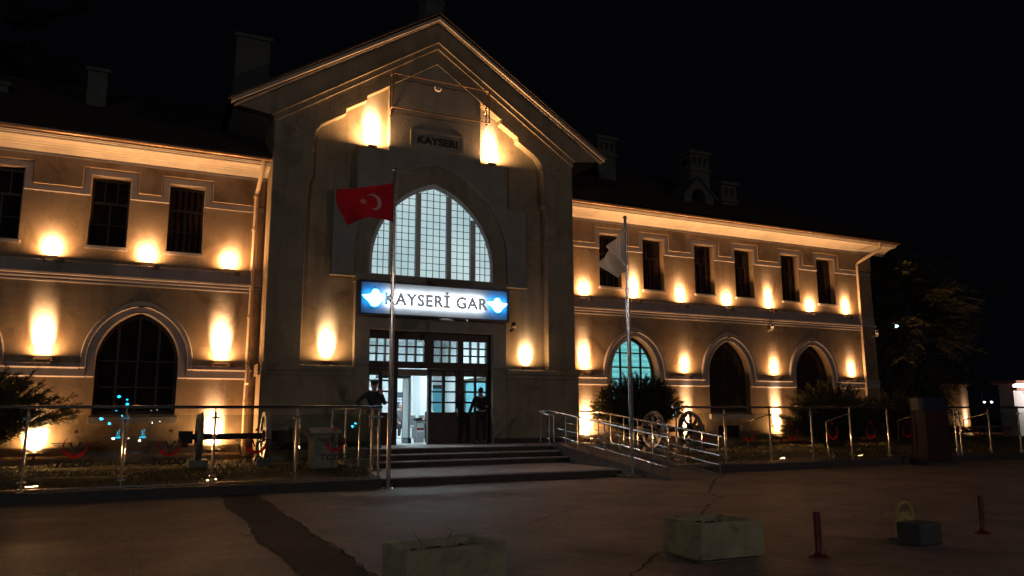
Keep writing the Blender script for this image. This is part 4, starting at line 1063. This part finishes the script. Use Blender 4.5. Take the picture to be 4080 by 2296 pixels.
def tree(cx, cy, z0, trunk_h, rx, rz, zc, nf, seed, label, mat, name='broadleaf_tree', frond=.7):
    q = random.Random(seed)
    t = thing(name, label, 'tree', (cx,cy,z0))
    tk = MB().tube([(cx,cy,z0-.1),(cx+.05,cy,z0+trunk_h*.5),(cx-.06,cy+.05,z0+trunk_h),(cx+.05,cy,zc+.3*rz)], .19, 10, r1=.05)
    limbs = []
    for k in range(13):
        az = q.uniform(0, 6.28); s = q.uniform(.3,1)
        a = Vector((cx,cy,z0+trunk_h*q.uniform(.55,1.15))); e = Vector((cx+rx*.75*math.cos(az)*s, cy+rx*.75*math.sin(az)*s, zc+rz*q.uniform(-.5,.75)))
        mid = a.lerp(e,.5)+Vector((0,0,.35)); tk.tube([a,mid,e], .06, 6, r1=.012); limbs.append((a,mid,e))
    tk.build('trunk', bark, t)
    vs = []; fs = []
    clumps = []
    for k in range(34):
        u = Vector((q.gauss(0,1),q.gauss(0,1),q.gauss(0,1))).normalized()*q.uniform(.35,1)**.5
        clumps.append((Vector((cx+rx*u.x, cy+rx*u.y, zc+rz*u.z)), q.uniform(.25,.5)*rx*.7))
    for k in range(nf):
        c, cr = q.choice(clumps)
        p = c+Vector((q.gauss(0,cr*.55),q.gauss(0,cr*.55),q.gauss(0,cr*.5)))
        d = Vector((p.x-cx, p.y-cy, (p.z-zc)*.5+q.uniform(-.5,.6))).normalized()
        d = (d+Vector((q.gauss(0,.35),q.gauss(0,.35),q.gauss(0,.35)))).normalized()
        sd = d.cross(Vector((q.gauss(0,.4),q.gauss(0,.4),1))).normalized()
        L = frond*q.uniform(.5,1.15)
        for j in range(9):
            s = (j+1)/9; r0 = p+d*(L*s)-Vector((0,0,.22*L*s*s))
            for sg in (-1,1):
                ld = (sd*sg+d*.55+Vector((0,0,-.15))).normalized(); ll = L*.30*(1-.45*abs(s-.45)); ww = ll*.16
                wd = ld.cross(Vector((q.gauss(0,.3),q.gauss(0,.3),1))).normalized()*ww
                b = len(vs); vs += [r0, r0+ld*ll*.5+wd, r0+ld*ll, r0+ld*ll*.5-wd]; fs.append((b,b+1,b+2,b+3))
    MB().add(vs, fs).build('crown', mat, t)
    return t
tree(32.4, 24.4, .2, 3.0, 2.35, 3.3, 5.3, 1600, 11, 'tree with long feathery leaves at the far end of the building, faintly lit', leafm, frond=.95)
bt = tree(44, 34, 0, 4, 4.2, 5.2, 8.0, 620, 12, 'dark tree in the black background behind the dim pale wall', darkl, name='background_tree', frond=1.3)
for (x, y, s, lab) in ((54,42,1.35,'dark tree barely visible in the night, second from the building'), (66,44,1.5,'large dark tree barely visible above the salmon booth'), (78,52,1.6,'farthest dark tree at the right picture edge')):
    c = copy_tree(bt); c.location = (x,y,0); c.scale = (s,s,s*1.05); c.rotation_euler.z = x; c['label'] = lab
for o in bpy.data.objects:
    if o.name.startswith('background_tree'): o['group'] = 'dark background trees'

# ------------------------------------------------------------------ people
def skin(chains, sub=2):
    idx = {}; vs = []; rs = []; es = []
    def vid(c, r):
        k = tuple(round(a,4) for a in c)
        if k not in idx: idx[k] = len(vs); vs.append(c); rs.append(r)
        return idx[k]
    for ch in chains:
        ids = [vid(*p) for p in ch]
        es += list(zip(ids[:-1], ids[1:]))
    me = bpy.data.meshes.new('figure'); me.from_pydata(vs, es, []); o = bpy.data.objects.new('figure', me); COL.objects.link(o)
    o.modifiers.new('skin', 'SKIN').use_smooth_shade = True
    for i, r in enumerate(rs):
        d = me.skin_vertices[0].data[i]
        d.radius = r if isinstance(r, tuple) else (r, r); d.use_root = (i == 0)
    s = o.modifiers.new('sub', 'SUBSURF'); s.levels = sub; s.render_levels = sub
    bpy.context.view_layer.update()
    ev = o.evaluated_get(bpy.context.evaluated_depsgraph_get()); m2 = bpy.data.meshes.new_from_object(ev)
    mb = MB().add([v.co.copy() for v in m2.vertices], [tuple(p.vertices) for p in m2.polygons])
    bpy.data.objects.remove(o); bpy.data.meshes.remove(me); bpy.data.meshes.remove(m2)
    return mb
skin_m = pbr('skin', (.42,.24,.17), .6, col2=(.5,.3,.22), scale=8)
hair_grey = pbr('grey_hair', (.32,.32,.32), .8); hair_dark = pbr('dark_hair', (.02,.016,.013), .7)
navy = pbr('navy_cloth', (.030,.034,.045), .9, col2=(.045,.05,.064), scale=14); blackc = pbr('black_cloth', (.012,.012,.014), .9, col2=(.02,.02,.022), scale=12)
greyc = pbr('grey_cloth', (.09,.09,.10), .9, col2=(.12,.12,.13), scale=10); denim = pbr('denim_cloth', (.05,.07,.11), .9); pinkish = pbr('pale_shirt', (.45,.36,.36), .9)
beige = pbr('khaki_cloth', (.09,.075,.06), .9, col2=(.12,.10,.08), scale=10); shoe_m = pbr('shoe_leather', (.015,.013,.012), .5); white_shoe = pbr('white_shoe', (.7,.72,.74), .5)
def fingers(mb, wr, hd, pn, th, curl=.5):
    """palm at the wrist along hd, five fingers; pn = palm normal, th = towards the thumb side"""
    hd = Vector(hd).normalized(); pn = Vector(pn); pn = (pn-hd*pn.dot(hd)).normalized(); sd = hd.cross(pn).normalized()
    if sd.dot(Vector(th)) < 0: sd = -sd
    wr = Vector(wr); kn = wr+hd*.095
    for k, (ln, r) in enumerate(((.074,.0088),(.082,.009),(.076,.0086),(.060,.0076))):
        b = kn+sd*(.030-.020*k)-hd*.02
        d1 = (hd+pn*curl*.6).normalized(); d2 = (hd*.5+pn*curl*1.6).normalized()
        mb.tube([b, b+hd*.02, b+hd*.02+d1*ln*.5, b+hd*.02+d1*ln*.5+d2*ln*.5], r, 7, r1=r*.75)
    b = wr+hd*.03+sd*.028
    mb.tube([b, b+(hd*.6+sd*.7).normalized()*.04, b+(hd*.6+sd*.7).normalized()*.04+(hd+pn*.5).normalized()*.034], .0105, 7, r1=.008)
    return mb
def person(loc, rz, s, label, J, cols, cap=None, bare_arms=False, shoes=shoe_m):
    t = thing('person', label, 'person', loc)
    M = Matrix.Translation(loc) @ Matrix.Rotation(R(rz),4,'Z') @ Matrix.Scale(s,4)
    V = lambda k: Vector(J[k])
    def arm(k, g=0.0):
        sh, el, wr = V(k+'_shoulder'), V(k+'_elbow'), V(k+'_wrist')
        return [(tuple(V('chest')), .115+g), (tuple(sh), .062+g), (tuple(sh.lerp(el,.5)), .048+g), (tuple(el), .041+g), (tuple(el.lerp(wr,.45)), .038+g), (tuple(wr), .028+g)]
    def leg(k, g=0.0, foot=True):
        hp, kn, an, to = V(k+'_hip'), V(k+'_knee'), V(k+'_ankle'), V(k+'_toe')
        c = [(tuple(V('pelvis')), .125+g), (tuple(hp), .085+g), (tuple(hp.lerp(kn,.5)), .074+g), (tuple(kn), .055+g), (tuple(kn.lerp(an,.4)), .052+g), (tuple(an), .038+g)]
        if foot: c += [(tuple(an.lerp(to,.4)), .036), (tuple(to), .028)]
        return c
    torso = [(tuple(V('pelvis')), .125), (tuple(V('spine')), .115), (tuple(V('chest')), .115), (tuple(V('neck')), .056), (tuple(V('head')), .075)]
    ch = [torso]
    for k in 'ab':
        a = arm(k); hd = V(k+'_hand').normalized(); wr = V(k+'_wrist')
        ch += [a+[(tuple(wr+hd*.045), .030), (tuple(wr+hd*.09), .026)], leg(k)]
    body = skin(ch)
    hc = V('head'); f = V('face'); f.normalize(); up = Vector((0,0,1)); rt = f.cross(up).normalized()
    hm = MB().ball((0,0,0), .078, .098, .122, 16, 12)
    for v_i, v in enumerate(hm.v):          # jaw and brow
        x, y, z = v
        if z < -.02: x *= 1-.30*min(1,(-z-.02)/.1); y = y*(1-.12*min(1,(-z-.02)/.1))
        hm.v[v_i] = (x, y, z)
    hm.add([(-.012,-.094,.018),(.012,-.094,.018),(.017,-.102,-.022),(-.017,-.102,-.022),(0,-.122,-.020),(0,-.098,.022)], [(0,1,5),(0,5,4,3),(1,2,4,5),(3,4,2)])
    for sg in (-1,1):
        hm.ball((sg*.080,.008,-.004), .012, .022, .034, 8, 6); hm.ball((sg*.031,-.086,.016), .013, .010, .008, 8, 6)
    hm.ball((0,-.088,-.054), .024, .010, .008, 10, 6)
    F = Matrix(((rt.x,-f.x,0),(rt.y,-f.y,0),(rt.z,-f.z,1))).to_4x4()
    HM = Matrix.Translation(hc+Vector((0,0,.045))) @ F
    hm.xform(HM); body.add(hm.v, hm.f)
    for k in 'ab':
        fingers(body, V(k+'_wrist'), V(k+'_hand'), V(k+'_palm'), V(k+'_thumb'))
    bo = body.xform(M).build('body', skin_m, t, smooth=True)
    # hair
    hr = MB().ball((0,.010,.022), .088, .104, .112, 16, 12)
    keep = [i for i, f_ in enumerate(hr.f) if sum(hr.v[k][2] for k in f_)/len(f_) > .03 or (sum(hr.v[k][1] for k in f_)/len(f_) > .03 and sum(hr.v[k][2] for k in f_)/len(f_) > -.05)]
    hr.f = [hr.f[i] for i in keep]
    hr.xform(M @ HM).build('hair', cols.get('hair', hair_dark), t, smooth=True)
    # jacket, trousers, shoes
    g = .017
    jk = [[(tuple(V('pelvis').lerp(V('spine'),.2)), .135+g), (tuple(V('spine')), .122+g), (tuple(V('chest')), .122+g), (tuple(V('chest').lerp(V('neck'),.75)), .062+g)]]
    for k in 'ab':
        a = arm(k, g); jk.append(a[:3] if bare_arms else a)
    skin(jk).xform(M).build('jacket' if not bare_arms else 'shirt', cols['top'], t, smooth=True)
    skin([leg('a', .016, False), leg('b', .016, False)]).xform(M).build('trousers', cols['legs'], t, smooth=True)
    for k in 'ab':
        an, to = V(k+'_ankle'), V(k+'_toe')
        skin([[(tuple(an+Vector((0,0,.015))), .046), (tuple(an.lerp(to,.35)-Vector((0,0,.02))), .050), (tuple(to), .040)]]).xform(M).build('shoe', shoes, t, smooth=True)
    if cap:
        c = MB().lathe([(.100,.0),(.104,.03),(.118,.062),(.105,.075),(.02,.085)], (0,.008,.06), 18)
        c.add([(.09*math.sin(a),-.075-.07*math.cos(a)*1.0,.058-.02*math.cos(a)) for a in [R(-80+16*i) for i in range(11)]] + [(.098*math.sin(a),.008-.098*math.cos(a),.064) for a in [R(-80+16*i) for i in range(11)]],
              [(i,i+1,12+i,11+i) for i in range(10)])
        c.xform(M @ HM).build('cap', cap, t, smooth=True)
    return t
STAND = dict(pelvis=(0,0,.97), spine=(0,.01,1.16), chest=(0,.005,1.36), neck=(0,0,1.50), head=(0,-.015,1.60), face=(.1,-1,-.05),
    a_hip=(-.10,0,.92), a_knee=(-.12,-.02,.50), a_ankle=(-.13,.02,.085), a_toe=(-.15,-.15,.035), b_hip=(.10,0,.92), b_knee=(.13,-.03,.50), b_ankle=(.14,.02,.085), b_toe=(.17,-.15,.035),
    a_shoulder=(-.20,.01,1.42), b_shoulder=(.20,.01,1.42))
man1 = dict(STAND, a_elbow=(-.47,.08,1.20), a_wrist=(-.24,-.02,1.03), a_hand=(.8,-.25,-.35), a_palm=(.3,.9,0), a_thumb=(0,.2,1),
    b_elbow=(.27,-.14,1.15), b_wrist=(.13,-.20,1.42), b_hand=(-.35,.12,.9), b_palm=(-.3,.9,-.1), b_thumb=(-1,0,.2), face=(.45,-1,-.12))
person((5.78,20.95,.64), 8, 1.03, 'person in dark uniform and cap standing left of the doors, one hand on hip', man1, dict(top=navy, legs=beige, hair=hair_dark), cap=navy)
man2 = dict(STAND, a_elbow=(-.30,.06,1.14), a_wrist=(-.20,-.24,1.10), a_hand=(.5,-.8,.2), a_palm=(.6,0,.5), a_thumb=(0,0,1),
    b_elbow=(.33,.02,1.13), b_wrist=(.30,-.22,.98), b_hand=(-.3,-.85,.1), b_palm=(-.6,0,.4), b_thumb=(0,0,1), head=(.0,-.05,1.585), face=(.1,-1,-.35))
person((9.30,21.62,.646), 178, .965, 'person in black silhouetted from behind against the right door, forearms bent forward', man2, dict(top=blackc, legs=blackc, hair=hair_dark))
SIT = dict(pelvis=(0,0,.52), spine=(0,.03,.72), chest=(0,.02,.93), neck=(0,-.01,1.07), head=(0,-.03,1.17), face=(0,-1,-.1),
    a_hip=(-.10,-.04,.50), a_knee=(-.14,-.43,.50), a_ankle=(-.15,-.40,.085), a_toe=(-.17,-.56,.035), b_hip=(.10,-.04,.50), b_knee=(.14,-.43,.50), b_ankle=(.15,-.40,.085), b_toe=(.17,-.56,.035),
    a_shoulder=(-.19,.02,.99), b_shoulder=(.19,.02,.99), a_elbow=(-.26,-.08,.74), a_wrist=(-.15,-.28,.60), a_hand=(.1,-1,-.1), a_palm=(0,0,-1), a_thumb=(1,0,0),
    b_elbow=(.26,-.08,.74), b_wrist=(.15,-.28,.60), b_hand=(-.1,-1,-.1), b_palm=(0,0,-1), b_thumb=(-1,0,0))
person((9.02,28.75,.643), -5, 1.02, 'grey-haired person in dark clothes and white shoes seated behind the open door', dict(SIT, face=(.5,-1,-.1)), dict(top=greyc, legs=blackc, hair=hair_grey), shoes=white_shoe)
person((9.98,28.2,.643), -75, 1.0, 'person in pale short-sleeved shirt seated sideways beside the pink suitcase in the hall', SIT, dict(top=pinkish, legs=denim, hair=hair_dark), bare_arms=True)

# ------------------------------------------------------------------ hall furniture
seat_m = pbr('bench_metal', (.22,.23,.25), .4, .4)
def bench(x0, x1, y, label):
    t = thing('bench', label, 'bench', ((x0+x1)/2,y,.643), 'benches in the hall')
    MB().box(x0,x1,y-.2,y+.22,1.06,1.10).build('seat', seat_m, t, bevel=.01); MB().box(x0,x1,y+.225,y+.26,1.14,1.52).build('backrest', seat_m, t, bevel=.01)
    for x in (x0+.12,x1-.12): MB().box(x-.025,x+.025,y-.18,y+.25,.643,1.058).build('leg', seat_m, t)
bench(8.5, 9.7, 28.8, 'grey bench under the poster in the hall'); bench(9.75, 10.3, 28.55, 'short grey bench behind the pink suitcase')
md = thing('metal_detector', 'grey walk-through metal detector arch just inside the open door', 'metal detector', (7.3,24.0,.643))
gate_m = pbr('detector_grey', (.40,.43,.44), .5, col2=(.46,.49,.5), scale=5); gate_d = pbr('detector_dark', (.03,.036,.04), .5)
for x in (6.78, 7.72):
    p = MB().box(x-.045,x+.045,23.72,24.30,.80,2.70).build('side_panel', gate_m, md, bevel=.02)
    MB().box(x-.06,x+.06,23.68,24.34,.643,.80).box(x-.05,x+.05,24.302,24.34,.80,2.70).build('edge_strip', gate_d, p)
MB().box(6.73,7.77,23.76,24.26,2.701,2.93).build('top_beam', gate_d, md, bevel=.015)
bc = thing('inspection_stand', 'slim grey stand with notices and a tray beside the metal detector', 'stand', (8.05,23.7,.643))
MB().box(7.90,8.16,23.55,23.82,.66,1.34).build('cabinet', gate_m, bc, bevel=.008)
MB().box(7.88,8.18,23.53,23.84,1.341,1.37).box(7.89,8.10,23.56,23.80,1.371,1.43).build('tray', gate_d, bc)
MB().box(7.92,8.14,23.535,23.549,1.12,1.28).box(7.92,8.14,23.535,23.549,.98,1.05).build('notice', hall_wall, bc); MB().box(7.92,8.14,23.53,23.549,1.055,1.11).build('red_notice', red_m, bc)
MB().tube([(8.24,23.6,.66),(8.24,23.6,1.56)], .035, 10).ball((8.24,23.6,1.58),.05).build('pole', gate_d, bc, smooth=True)
su = thing('suitcase', 'pink suitcase standing on the hall floor beside a seated person', 'suitcase', (9.52,28.0,.643))
pk = pbr('suitcase_pink', (.55,.12,.17), .4)
MB().box(9.36,9.68,27.88,28.12,.70,1.22).build('shell', pk, su, bevel=.05)
MB().tube([(9.44,28.0,1.2),(9.44,28.0,1.42),(9.60,28.0,1.42),(9.60,28.0,1.2)], .012, 6).build('handle', black_m, su)
for x in (9.41,9.63): MB().lathe([(.03,-.02),(.03,.02)], (x,27.93,.673), 10, 'X').lathe([(.03,-.02),(.03,.02)], (x,28.07,.673), 10, 'X').build('wheel', black_m, su)
po = thing('poster', 'dark blue poster on the back wall of the hall', 'poster', (9.3,30.19,2.1))
MB().box(8.95,9.66,30.17,30.198,1.74,2.48).build('frame', white_m, po); MB().box(8.98,9.63,30.16,30.169,1.80,2.45).build('sheet', pbr('poster_blue', (.04,.06,.11), .6, col2=(.12,.12,.17), scale=5), po)
MB().box(9.06,9.55,30.154,30.159,2.06,2.12).box(9.10,9.50,30.154,30.159,2.16,2.22).build('print', hall_wall, po)

# ------------------------------------------------------------------ right-hand background
tt = thing('information_totem', 'dark red and blue information board standing before the right glass fence', 'information board', (21.5,15.6,0))
tb = pbr('totem_blue', (.008,.014,.045), .6, col2=(.012,.02,.06), scale=4); tre = pbr('totem_red', (.026,.006,.009), .6, col2=(.036,.008,.012), scale=4); tgr = pbr('totem_side', (.07,.07,.075), .6)
MB().box(21.0,22.08,15.46,15.78,1.60,1.97).build('head_panel', tb, tt, bevel=.01)
MB().box(21.02,22.06,15.47,15.77,.08,1.598).build('body', tre, tt, bevel=.01)
MB().box(20.80,20.998,15.48,15.76,1.60,1.95).build('side_panel', tgr, tt)
MB().box(20.9,22.16,15.40,15.84,0,.08).build('base', blk, tt); MB().box(20.66,20.74,15.58,15.66,0,1.56).build('pole', tre, tt)
dk = pbr('distant_wall', (.10,.075,.065), .9, col2=(.13,.10,.088), scale=.6, stain=(.15,.12,.11), stain_scale=.5)
dw = thing('distant_building', 'dim low building with a plain wall far beyond the tree', 'building', (57,42,0))
MB().box(54.5,59.7,40,46,0,3.75).build('wall', dk, dw); MB().box(54.3,59.9,39.8,46.2,3.751,3.95).build('roof', roof_m, dw)
floodlight(59.1, 40, .25, 3000, 'column', 10, 'distant ground floodlight on the dim low building seen through the right glass fence', 'distant floodlights', d=.3, stand=True)
bo = thing('gate_booth', 'small booth with salmon double eaves and a bright lamp at the right picture edge', 'booth', (50.5,31,0))
sal = pbr('booth_salmon', (.50,.20,.13), .6, col2=(.56,.24,.16), scale=2); bwh = pbr('booth_white', (.62,.58,.57), .7)
MB().box(49.2,54,30,30.9,0,3.29).build('wall', bwh, bo); MB().box(48.76,54.2,29.5,31.1,3.30,3.50).build('roof', sal, bo); MB().box(48.85,50.3,29.55,29.95,2.90,3.08).build('lower_eave', sal, bo)
MB().plate([(50.0,3.08),(50.55,2.9),(51.35,1.0),(50.95,1.0),(50.25,2.88)], 29.6, 29.9).build('slanting_post', sal, bo)
MB().box(49.25,53.5,29.80,29.90,3.22,3.29).build('lamp_tube', emit('booth_lamp', (.85,.93,1), 9), bo)
l = bpy.data.lights.new('booth_glow','AREA'); l.shape='RECTANGLE'; l.size=4; l.size_y=.1; l.energy=55; l.color=(.9,.93,1); o=bpy.data.objects.new('booth_glow',l); o.location=(51.3,29.75,3.2); put(o, bo)
l = bpy.data.lights.new('booth_front_fill','AREA'); l.shape='RECTANGLE'; l.size=1.2; l.size_y=.2; l.energy=95; l.color=(1,.9,.85); o=bpy.data.objects.new('booth_front_fill',l); o.location=(50.6,27.9,2.9); o.rotation_euler=Vector((0,1,-.05)).to_track_quat('-Z','Z').to_euler(); put(o, bo)  # fill added to brighten the booth's front and salmon eaves
MB().box(50.0,51.2,27.78,27.88,2.82,2.98).box(50.55,50.65,27.8,29.5,3.0,3.06).box(50.55,50.65,27.8,27.88,2.98,3.0).build('added_lamp_bracket', iron_m, bo)  # made-up bracket carrying the added booth fill
gt = thing('railing_gate', 'grey metal railing gate left of the salmon booth', 'gate', (45.4,28,0))
m = MB().box(44.7,46.0,27.97,28.03,1.74,1.80).box(44.7,46.0,27.97,28.03,.22,.28)
m.build('frame', gate_m, gt); m = MB()
for k in range(9): m.tube([(44.75+.15*k,28,.25),(44.75+.15*k,28,1.75)], .022, 6)
m.build('bars', gate_m, gt)
MB().box(44.6,44.7,27.95,28.05,0,1.9).box(46.0,46.1,27.95,28.05,0,1.9).build('post', gate_m, gt)
sp = thing('sign_post', 'dark square sign on a post before the black background', 'sign', (43,28,0))
MB().box(42.42,43.5,27.96,27.99,2.70,3.30).build('sign_panel', tgr, sp); MB().tube([(42.95,28.03,0),(42.95,28.03,3.2)], .04, 8).build('post', iron_m, sp)
far_m = emit('far_lamp_white', (.95,1,1), 6); far_c = emit('far_lamp_cyan', (.45,.95,1.0), 9)
def lamp_post(x, y, z, r, mat, label, group):
    t = thing('street_lamp', label, 'street lamp', (x,y,0), group)
    MB().tube([(x,y,0),(x,y,z)], .05, 8, r1=.03).build('post', iron_m, t)
    MB().ball((x,y,z+r), r, r, r*.8).build('lamp_head', mat, t, smooth=True)
    return t
GF = 'distant street lamps'
lamp_post(88.7,60,2.9,.20,far_m,'distant lamp right beside the dim low building, brightest of the far lights',GF); lamp_post(92.5,60,2.7,.13,far_m,'distant lamp between sign post and salmon booth, the left one of a close pair',GF); lamp_post(93.9,60,2.7,.14,far_m,'distant lamp between sign post and salmon booth, the right one of a close pair',GF)
lamp_post(52.0,40,8.0,.15,far_c,'bluish lamp shining through the leaves of the tree at the end of the building',GF)
# lamps across the square behind the viewer: reflected in the arched window and the fence glass
refl_c = emit('square_lamp_cyan', (.02,.55,1.0), 42); refl_w = emit('square_lamp_white', (.85,.95,1.0), 22)
GS = 'lamps across the square seen only as reflections'
for x, z, r, mt in ((-1.9,3.15,.15,refl_c),(-1.24,2.95,.09,refl_c),(-1.2,2.5,.14,refl_c),(-2.56,2.25,.12,refl_c),(-2.03,1.93,.10,refl_c),(-1.71,.85,.12,refl_w),(.01,.68,.12,refl_w),(-.75,.9,.07,refl_w),(.75,2.0,.05,refl_w),(1.25,2.1,.04,refl_w),(2.45,2.9,.06,refl_w),(2.35,1.7,.06,refl_w),(15.74,1.8,.08,refl_c),(15.5,1.55,.10,refl_c)):
    lamp_post(x,-30,z,r,mt,'lamp across the square reflected in the dark arched window and the fence glass',GS)
for x in (-1.42, .18):
    t = thing('light_column', 'slim cyan light column across the square reflected in the left fence glass', 'light column', (x,-30,0), 'cyan light columns reflected in the fence')
    MB().box(x-.24,x+.24,-30.1,-29.9,.98,1.08).box(x-.07,x-.03,-30.05,-29.95,1.08,1.5).box(x+.06,x+.085,-30.05,-29.95,1.08,1.62).build('light_tube', emit('column_cyan', (.0,.55,.85), 12), t)
    MB().box(x-.1,x+.1,-30.08,-29.92,0,.98).build('base', iron_m, t)
# tall fill lamps added out of view to brighten the square and the building
fill_lens_m = emit('fill_lamp_lens', (.95,.95,.85), 30)
for x, y, lab, e, c in ((-15,-13,'added tall fill lamp across the square on the left, outside the picture',640,(.93,1,.92)), (24,-9,'added tall fill lamp across the square on the right, outside the picture',640,(1,.66,.54))):
    t = thing('street_lamp', lab, 'street lamp', (x,y,0), 'added fill lamps behind the viewer')  # unseen pole and head, made up to carry the fill light
    MB().tube([(x,y,0),(x,y,8.6),(x,y+.5,9.0),(x,y+1.4,9.1)], .09, 10, r1=.05).build('pole', iron_m, t, smooth=True)
    MB().box(x-.22,x+.22,y+1.2,y+2.0,9.06,9.18).build('lamp_head', iron_m, t, bevel=.03); MB().box(x-.18,x+.18,y+1.3,y+1.95,9.04,9.055).build('lens', fill_lens_m, t)
    l = bpy.data.lights.new('fill_light','AREA'); l.shape='RECTANGLE'; l.size=.4; l.size_y=.7; l.energy=e; l.color=c
    o = bpy.data.objects.new('fill_light',l); o.location=(x,y+1.7,9.0); o.rotation_euler=(Vector((6,7,0))-Vector((x,y,9))).to_track_quat('-Z','Y').to_euler(); put(o, t)

# ------------------------------------------------------------------ night sky, camera, render settings
w = bpy.data.worlds.new('World'); SC.world = w; w.use_nodes = True
bg = w.node_tree.nodes['Background']; bg.inputs['Color'].default_value = (.30,.36,.55,1); bg.inputs['Strength'].default_value = .0028
cam = bpy.data.cameras.new('camera'); co = bpy.data.objects.new('camera', cam); COL.objects.link(co)
f, pi_, ya, ro = 3043.076, .16528911, .447070694, -.00469202
cam.sensor_fit = 'HORIZONTAL'; cam.sensor_width = 36; cam.lens = f/4080*36; cam.clip_end = 600; cam.clip_start = .05
fw = Vector((math.sin(ya)*math.cos(pi_), math.cos(ya)*math.cos(pi_), math.sin(pi_))); rt = Vector((math.cos(ya), -math.sin(ya), 0)); up = rt.cross(fw)
r2 = rt*math.cos(ro)+up*math.sin(ro); u2 = up*math.cos(ro)-rt*math.sin(ro)
co.matrix_world = Matrix(((r2.x,u2.x,-fw.x,0),(r2.y,u2.y,-fw.y,0),(r2.z,u2.z,-fw.z,1.5),(0,0,0,1)))
SC.camera = co
SC.view_settings.view_transform = 'Standard'; SC.view_settings.look = 'None'; SC.view_settings.gamma = 1; SC.view_settings.exposure = 0
cy = SC.cycles
cy.use_denoising = True; cy.max_bounces = 8; cy.transparent_max_bounces = 16; cy.sample_clamp_indirect = 15; cy.use_light_tree = True; cy.caustics_reflective = False; cy.caustics_refractive = False
